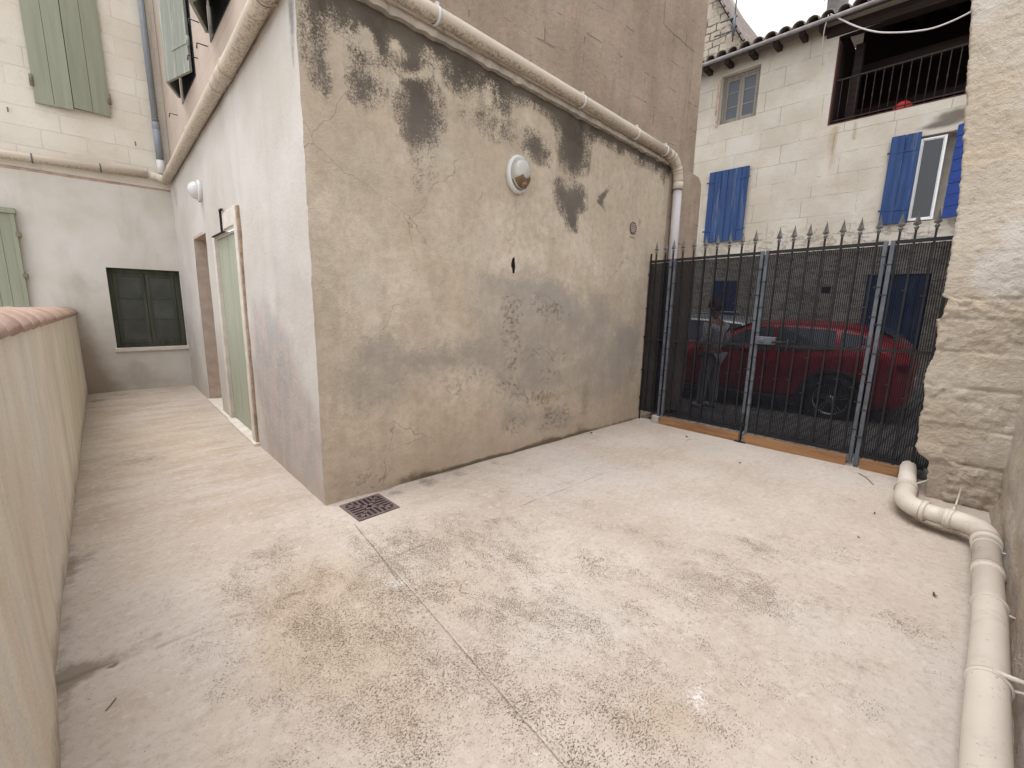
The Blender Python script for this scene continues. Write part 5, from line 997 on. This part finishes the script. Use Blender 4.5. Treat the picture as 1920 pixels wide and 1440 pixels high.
# ---------------------------------------------------------------- cars
def car(name, label, paint, origin, rot, L, W, prof, glassr, roofr, rails=False, arch=True, group=None):
    """prof: stations (x, zbottom, zbelt, ztop, half width, half width at roof); x forward"""
    t = thing(name, origin, label, 'car', group, rot)
    ring_ = []; n = 0
    for (x,zb,zh,zt,wb,wt) in prof:
        gh = zt-zh
        P = [(0,zb),(wb*.72,zb),(wb*.95,zb+.07),(wb,zb+.22),(wb*.985,(zb+zh)/2),(wb*1.0,zh-.12),(wb*.95,zh),(wb*.95+(wt-wb*.95)*.55,zh+gh*.5),(wt,zt-.07*min(1,gh/.3)),(wt*.86,zt-.02*min(1,gh/.3)),(wt*.5,zt),(0,zt+.012)]
        ring_.append([(x,a,b) for a,b in P]+[(x,-a,b) for a,b in P[-2:0:-1]]); n = len(ring_[-1])
    mb = MB(); vs = [v for r_ in ring_ for v in r_]; fs = [(i*n+k,(i+1)*n+k,(i+1)*n+(k+1)%n,i*n+(k+1)%n) for i in range(len(prof)-1) for k in range(n)]
    fs += [tuple(range(n)), tuple(range((len(prof)-1)*n,len(prof)*n))[::-1]]
    mb.add(vs, fs, True); body = mb.build('body', M[paint], t, local=True); m = body.modifiers.new('s','SUBSURF'); m.levels = 2; m.render_levels = 2
    def at(x):
        for a,b in zip(prof[:-1],prof[1:]):
            if a[0] <= x <= b[0]:
                k = (x-a[0])/(b[0]-a[0]); return [a[i]+(b[i]-a[i])*k for i in range(6)]
    for sgn in (1,-1):
        for wi,(poly) in enumerate(glassr):
            # poly in (x, fraction of the glasshouse height)
            mb = MB(); vs = []
            for x,fz_ in poly:
                _,zb,zh,zt,wb,wt = at(x); z = zh+(zt-zh)*fz_; y = wb*.95+(wt-wb*.95)*min(1,fz_*1.06); vs.append((x,sgn*(y+.012),z))
            vs2 = [(a,b-sgn*.03,c) for a,b,c in vs]; k = len(vs)
            mb.add(vs+vs2, [tuple(range(k)), tuple(range(k,2*k))[::-1]]+[(i,(i+1)%k,k+(i+1)%k,k+i) for i in range(k)]); mb.build('side_window', M['carglass'], t, local=True)
    for xx,nm in ((roofr[0],'windscreen'),(roofr[1],'rear_window')):
        mb = MB(); vs = []
        for x in np.linspace(xx[0],xx[1],6):
            _,zb,zh,zt,wb,wt = at(x)
            for f_ in (-.84,-.4,0,.4,.84): vs.append((x, wt*f_, zt+.012*(1-f_*f_)-.0+.006))
        mb.add(vs, [(i*5+j,i*5+j+1,(i+1)*5+j+1,(i+1)*5+j) for i in range(5) for j in range(4)], True); mb.build(nm, M['carglass'], t, local=True, recalc=False)
    for xw in (-L*.305, L*.315):
        for sgn in (1,-1):
            mb = MB(); yw = sgn*(W/2-.085); ax = (0,sgn,0)
            mb.lathe([(.21,-.11),(.31,-.11),(.335,-.08),(.34,0),(.335,.09),(.31,.112),(.225,.115),(.215,.09)], (xw,yw,.34), ax, 36); wh_ = mb.build('wheel', M['tyre'], t, local=True)
            mb = MB(); mb.lathe([(.222,.10),(.20,.09),(.20,.04),(.06,.07),(.055,.10),(.001,.102)], (xw,yw,.34), ax, 30)
            for k in range(5):
                a = 2*math.pi*k/5+.3
                for da in (-.11,.11):
                    mb.add([(xw+math.cos(a+q)*rr_, yw+sgn*h_, .34+math.sin(a+q)*rr_) for rr_,q,h_ in ((.05,da*2.2-.1,.105),(.05,da*2.2+.1,.105),(.213,da+.05,.100),(.213,da-.05,.100),(.05,da*2.2-.1,.08),(.05,da*2.2+.1,.08),(.213,da+.05,.07),(.213,da-.05,.07))], [(0,1,2,3),(7,6,5,4),(0,4,5,1),(1,5,6,2),(2,6,7,3),(3,7,4,0)])
            mb.build('rim', M['chrome'], wh_, local=True)
            mb = MB(); vs = []; k = 16
            for i in range(k+1):
                a = math.pi*(-.08+1.16*i/k)
                for rr_,h_ in ((.355,W/2-.16),(.355,W/2+.010),(.425,W/2+.008),(.43,W/2-.03)): vs.append((xw+math.cos(a)*rr_, sgn*h_, .34+math.sin(a)*rr_))
            mb.add(vs, [(i*4+j,i*4+j+1,(i+1)*4+j+1,(i+1)*4+j) for i in range(k) for j in range(3)], True); mb.build('wheel_arch', M['trim'], t, local=True)
            mb = MB(); mb.lathe([(.001,.0),(.37,.0),(.37,-.22)], (xw,sgn*(W/2+.004),.35), ax, 28); mb.build('wheel_well', M['trim'], t, local=True)
    for sgn in (1,-1):
        mb = MB(); mb.box((-L*.20,sgn*(W/2-.03),.17),(L*.21,sgn*(W/2+.012),.29)); sk = bevel(mb.build('side_skirt', M['trim'], t, local=True), .02)
        mb = MB(); mb.box((-L*.13,sgn*(W/2+.012),.268),(L*.20,sgn*(W/2+.017),.284)); mb.build('trim_strip', M['chrome'], sk, local=True)
        xm = roofr[0][1]-.15 if roofr[0][1] < roofr[0][0] else roofr[0][0]
        mb = MB(); mb.lathe([(.001,-.09),(.07,-.07),(.085,0),(.07,.07),(.001,.09)], (xm,sgn*(W/2+.09),.98), (1,0,0), 14, 1.1, .75); mb.tube([(xm,sgn*(W/2-.08),.94),(xm,sgn*(W/2+.06),.96)], .02, 8); mb.build('door_mirror', M[paint], t, local=True)
        for x in (.62,-.42):
            mb = MB(); mb.box((x-.09,sgn*(W/2+.002),.80),(x+.09,sgn*(W/2+.022),.825)); bevel(mb.build('door_handle', M[paint], t, local=True), .006)
        mb = MB(); mb.lathe([(.001,.03),(.08,.02),(.12,0),(.12,-.05)], (L/2-.12,sgn*(W/2-.26),.66), (1,sgn*.5,0), 18, 1.5, .7); mb.build('headlight', M['clearlamp'], t, local=True)
        mb = MB(); mb.box((-L/2+.05,sgn*(W/2-.30),.80),(-L/2+.20,sgn*(W/2-.045),.93)); bevel(mb.build('tail_light', M['redlamp'], t, local=True), .03)
        if rails:
            zt = max(p[3] for p in prof); wt = max(p[5] for p in prof); mb = MB(); mb.tube([(-L*.33,sgn*(wt-.09),zt-.01),(-L*.31,sgn*(wt-.09),zt+.04),(.42,sgn*(wt-.09),zt+.045),(.50,sgn*(wt-.09),zt-.005)], .016, 8); mb.build('roof_rail', M['chrome'], t, local=True)
    mb = MB(); mb.box((-L/2+.02,-.26,.55),(-L/2-.012,.26,.66)); mb.build('number_plate', M['upvc'], t, local=True)
    mb = MB(); mb.box((-L*.42,-W*.38,.14),(L*.43,W*.38,.40)); mb.build('underbody', M['trim'], t, local=True)
    return t
Wd = 1.80; h = Wd/2
redp = [(-2.10,.42,.70,.72,h*.70,h*.60),(-2.07,.30,.90,.95,h*.86,h*.66),(-1.98,.24,1.00,1.10,h*.95,h*.66),(-1.80,.20,1.05,1.25,h*.99,h*.70),(-1.55,.20,1.03,1.36,h,h*.73),(-1.10,.18,.985,1.40,h,h*.75),(-.6,.18,.95,1.41,h,h*.77),(-.25,.18,.935,1.40,h,h*.77),(.05,.18,.93,1.32,h,h*.75),(.35,.18,.92,1.17,h,h*.76),(.65,.18,.915,1.02,h,h*.80),(.95,.18,.90,.95,h*.99,h*.78),(1.45,.20,.84,.88,h*.98,h*.72),(1.85,.22,.74,.78,h*.93,h*.62),(2.03,.26,.64,.66,h*.84,h*.52),(2.08,.34,.55,.56,h*.72,h*.45)]
g_red = [[(-1.62,.45),(-1.30,.12),(-1.27,.74),(-1.50,.66)],[(-1.23,.10),(-.50,.04),(-.48,.84),(-1.21,.78)],[(-.44,.04),(.42,.06),(.30,.40),(.05,.72),(-.22,.82),(-.42,.84)]]
cr = car('parked_car', 'glossy red hatchback parked in the street, seen through the gate netting', 'gl_red', (8.38,2.52,zst(2.52)), (math.radians(-1.2),0,math.radians(91.0)), 4.2, Wd, redp, g_red, ((.66,.02),(-1.86,-1.52)))
silp = [(-2.2,.42,.72,.74,h*.70,h*.60),(-2.17,.30,.95,1.15,h*.9,h*.66),(-2.08,.24,1.0,1.40,h*.97,h*.68),(-1.8,.20,1.0,1.48,h,h*.74),(-1.0,.18,.98,1.51,h,h*.76),(-.2,.18,.96,1.51,h,h*.77),(.35,.18,.95,1.43,h,h*.76),(.8,.18,.94,1.20,h,h*.76),(1.15,.18,.93,1.01,h,h*.8),(1.5,.18,.90,.95,h*.98,h*.76),(1.9,.22,.82,.86,h*.93,h*.66),(2.12,.28,.66,.68,h*.82,h*.5),(2.2,.38,.5,.51,h*.65,h*.4)]
g_sil = [[(-2.0,.08),(-1.35,.06),(-1.35,.80),(-1.9,.80)],[(-1.30,.06),(-.42,.05),(-.42,.83),(-1.30,.81)],[(-.36,.05),(.75,.05),(.45,.60),(.25,.78),(-.36,.83)]]
cs = car('parked_car', 'silver estate car with roof rails, parked against the far house behind the red car', 'gl_sil', (9.95,5.0,zst(5.0)), (math.radians(-1.2),0,math.radians(89.5)), 4.4, 1.78, silp, g_sil, ((1.15,.42),(-2.15,-2.05)), rails=True)

# ---------------------------------------------------------------- person in the street
pz = zst(2.7)
pr = thing('person', (6.98,2.72,pz), 'person in a pale shirt and grey trousers standing in the street behind the gate', 'person', rot=(0,0,math.radians(75)))
def skin_mesh(name, mat, nodes, edges, parent, sub=2, root=0):
    me = bpy.data.meshes.new(name); me.from_pydata([n[0] for n in nodes], edges, []); o = bpy.data.objects.new(name, me); COL.objects.link(o); o.parent = parent
    md = o.modifiers.new('skin','SKIN'); md.use_smooth_shade = True
    for i,v in enumerate(me.skin_vertices[0].data):
        r_ = nodes[i][1]; v.radius = r_ if isinstance(r_,tuple) else (r_,r_); v.use_root = (i == root)
    sbd = o.modifiers.new('sub','SUBSURF'); sbd.levels = sub; sbd.render_levels = sub
    me.materials.append(M[mat]); return o
# local: +x forward, +y left, z up; height 1.62
N_ = []; E_ = []
def nd(p, r_, link=None):
    N_.append((p, r_)); i = len(N_)-1
    if link is not None: E_.append((link, i))
    return i
pel = nd((0,0,.88),(.13,.10)); wa = nd((.0,0,1.02),(.115,.085),pel); chn = nd((.01,0,1.20),(.145,.10),wa); sh = nd((0,0,1.34),(.12,.075),chn); nk = nd((.005,0,1.41),.05,sh); n2 = nd((.015,0,1.46),.052,nk)
hd1 = nd((.025,0,1.50),(.066,.075),n2); hd2 = nd((.03,0,1.57),(.076,.088),hd1); hd3 = nd((.02,0,1.63),(.055,.062),hd2)
for sg,fw in ((1,.05),(-1,-.02)):
    a = nd((.0,sg*.09,.84),.085,pel); b = nd((.02+fw*.4,sg*.10,.48),.058,a); c = nd((fw*.9-.01,sg*.105,.30),.05,b); d = nd((fw,sg*.11,.09),.036,c); e = nd((fw+.06,sg*.115,.045),.032,d); nd((fw+.15,sg*.12,.03),.026,e)
    s1 = nd((0,sg*.17,1.33),.058,sh); e1 = nd((-.04,sg*.24,1.08),.042,s1); w1_ = nd((.10,sg*.245,.90),.028,e1); hnd = nd((.13,sg*.24,.84),(.020,.036),w1_)
    for q in range(4): f1 = nd((.13+(q-1.5)*.018,sg*(.245),.80),.009,hnd); f2 = nd((.135+(q-1.5)*.019,sg*.235,.768-.004*(1-abs(q-1.2))),.0085,f1); nd((.135+(q-1.5)*.019,sg*.222,.745),.007,f2)
    t1 = nd((.165,sg*.225,.835),.010,hnd); nd((.178,sg*.212,.805),.0085,t1)
body = skin_mesh('body', 'skin', N_, E_, pr)
hn = [((.03,0,1.60),.078),((-.02,0,1.645),(.075,.08)),((-.035,0,1.58),(.07,.07)),((-.04,0,1.52),.05)]
skin_mesh('hair', 'hair', [((.0,0,1.635),(.082,.085)),((-.03,0,1.59),(.078,.075)),((-.045,0,1.52),(.06,.05)),((.05,0,1.655),(.05,.04))], [(0,1),(1,2),(0,3)], pr)
mb = MB()
mb.lathe([(.001,.022),(.010,.012),(.014,0)], (.108,0,1.545), (1,0,-.2), 8)
mb.build('nose', M['skin'], body, local=True)
for sg in (1,-1):
    mb = MB(); mb.lathe([(.001,.010),(.008,.007),(.011,0)], (.098,sg*.030,1.572), (1,0,0), 10); mb.build('eye', M['pit'], body, local=True)
    mb = MB(); mb.lathe([(.001,.012),(.016,.010),(.02,0)], (.02,sg*.078,1.56), (0,sg,0), 10, .7, 1.2); mb.build('ear', M['skin'], body, local=True)
mb = MB(); mb.box((.096,-.022,1.508),(.106,.022,1.516)); bevel(mb.build('mouth', M['redplastic'], body, local=True), .003)
SN = [((0,0,.90),(.155,.125)),((0,0,1.03),(.14,.11)),((.01,0,1.20),(.17,.125)),((0,0,1.335),(.14,.095)),((0,0,1.375),(.07,.07))]; SE = [(0,1),(1,2),(2,3),(3,4)]
for sg in (1,-1):
    k = len(SN); SN += [((0,sg*.18,1.325),.078),((-.04,sg*.245,1.10),.064),((.05,sg*.25,.98),.052)]; SE += [(3,k),(k,k+1),(k+1,k+2)]
skin_mesh('shirt', 'shirt', SN, SE, pr)
TN = [((0,0,.90),(.145,.12))]; TE = []
for sg,fw in ((1,.05),(-1,-.02)):
    k = len(TN); TN += [((0,sg*.085,.82),.10),((.02+fw*.4,sg*.10,.48),.078),((fw*.85,sg*.107,.22),.068),((fw,sg*.11,.085),.064)]; TE += [(0,k),(k,k+1),(k+1,k+2),(k+2,k+3)]
skin_mesh('trousers', 'trousers', TN, TE, pr)
for sg,fw in ((1,.05),(-1,-.02)):
    mb = MB(); mb.lathe([(.001,-.09),(.036,-.075),(.043,-.02),(.044,.06),(.03,.13),(.001,.15)], (fw+.05,sg*.115,.038), (1,0,0), 16, 1.0, .85); mb.build('shoe', M['shoe'], pr, local=True)

# ---------------------------------------------------------------- small litter on the floor
def leaf(x, y, r_, a, name, label, cat='leaf', curl=.012, grp='dry leaves scattered on the concrete'):
    mb = MB(); n = 10; vs = []
    for j in (0,1):
        for i in range(n):
            q = 2*math.pi*i/n; rad = r_*(1+.35*math.cos(2*q)+.15*math.sin(3*q+x)); px = math.cos(q)*rad; py = math.sin(q)*rad*.6
            vs.append((x+px*math.cos(a)-py*math.sin(a), y+px*math.sin(a)+py*math.cos(a), .006+fz(x,y)+.002*j+curl*(px/r_)**2*.5))
    mb.add(vs, [tuple(range(n)),tuple(range(n,2*n))[::-1]]+[(i,(i+1)%n,n+(i+1)%n,n+i) for i in range(n)]); tag(mb.build(name, M['leaf']), label, cat, grp)
leaf(4.17,2.94,.022,.3,'dry_leaf','curled brown leaf at the foot of the stained wall near the gate')
leaf(4.93,2.12,.016,1.0,'dry_leaf','dark scrap of leaf on the floor before the left gate leaf')
leaf(3.12,-.08,.014,.5,'dry_leaf','dark curled leaf on the floor nearest the long waste pipe')
leaf(4.10,.29,.010,.2,'dry_leaf','small dark leaf on the floor just left of the pipe elbow')
leaf(3.57,.31,.007,.9,'dry_leaf','tiny dark leaf fragment on bare floor, centre right of the courtyard')
leaf(4.47,1.37,.008,1.4,'dry_leaf','tiny dark leaf fragment in front of the gate drop bolt')
def twig(pts, r_, label):
    mb = MB(); mb.tube([(x,y,.004+r_+fz(x,y)) for x,y in pts], r_, 6); tag(mb.build('twig', M['leaf']), label, 'twig', 'thin twigs on the concrete')
twig([(5.05,.52),(4.98,.46),(4.90,.42),(4.80,.38)], .0025, 'thin curved twig on the floor before the right gate post')
twig([(-.115,1.985),(-.10,2.005),(-.085,2.03)], .0016, 'small grey twig on the floor by the foot of the tiled wall')
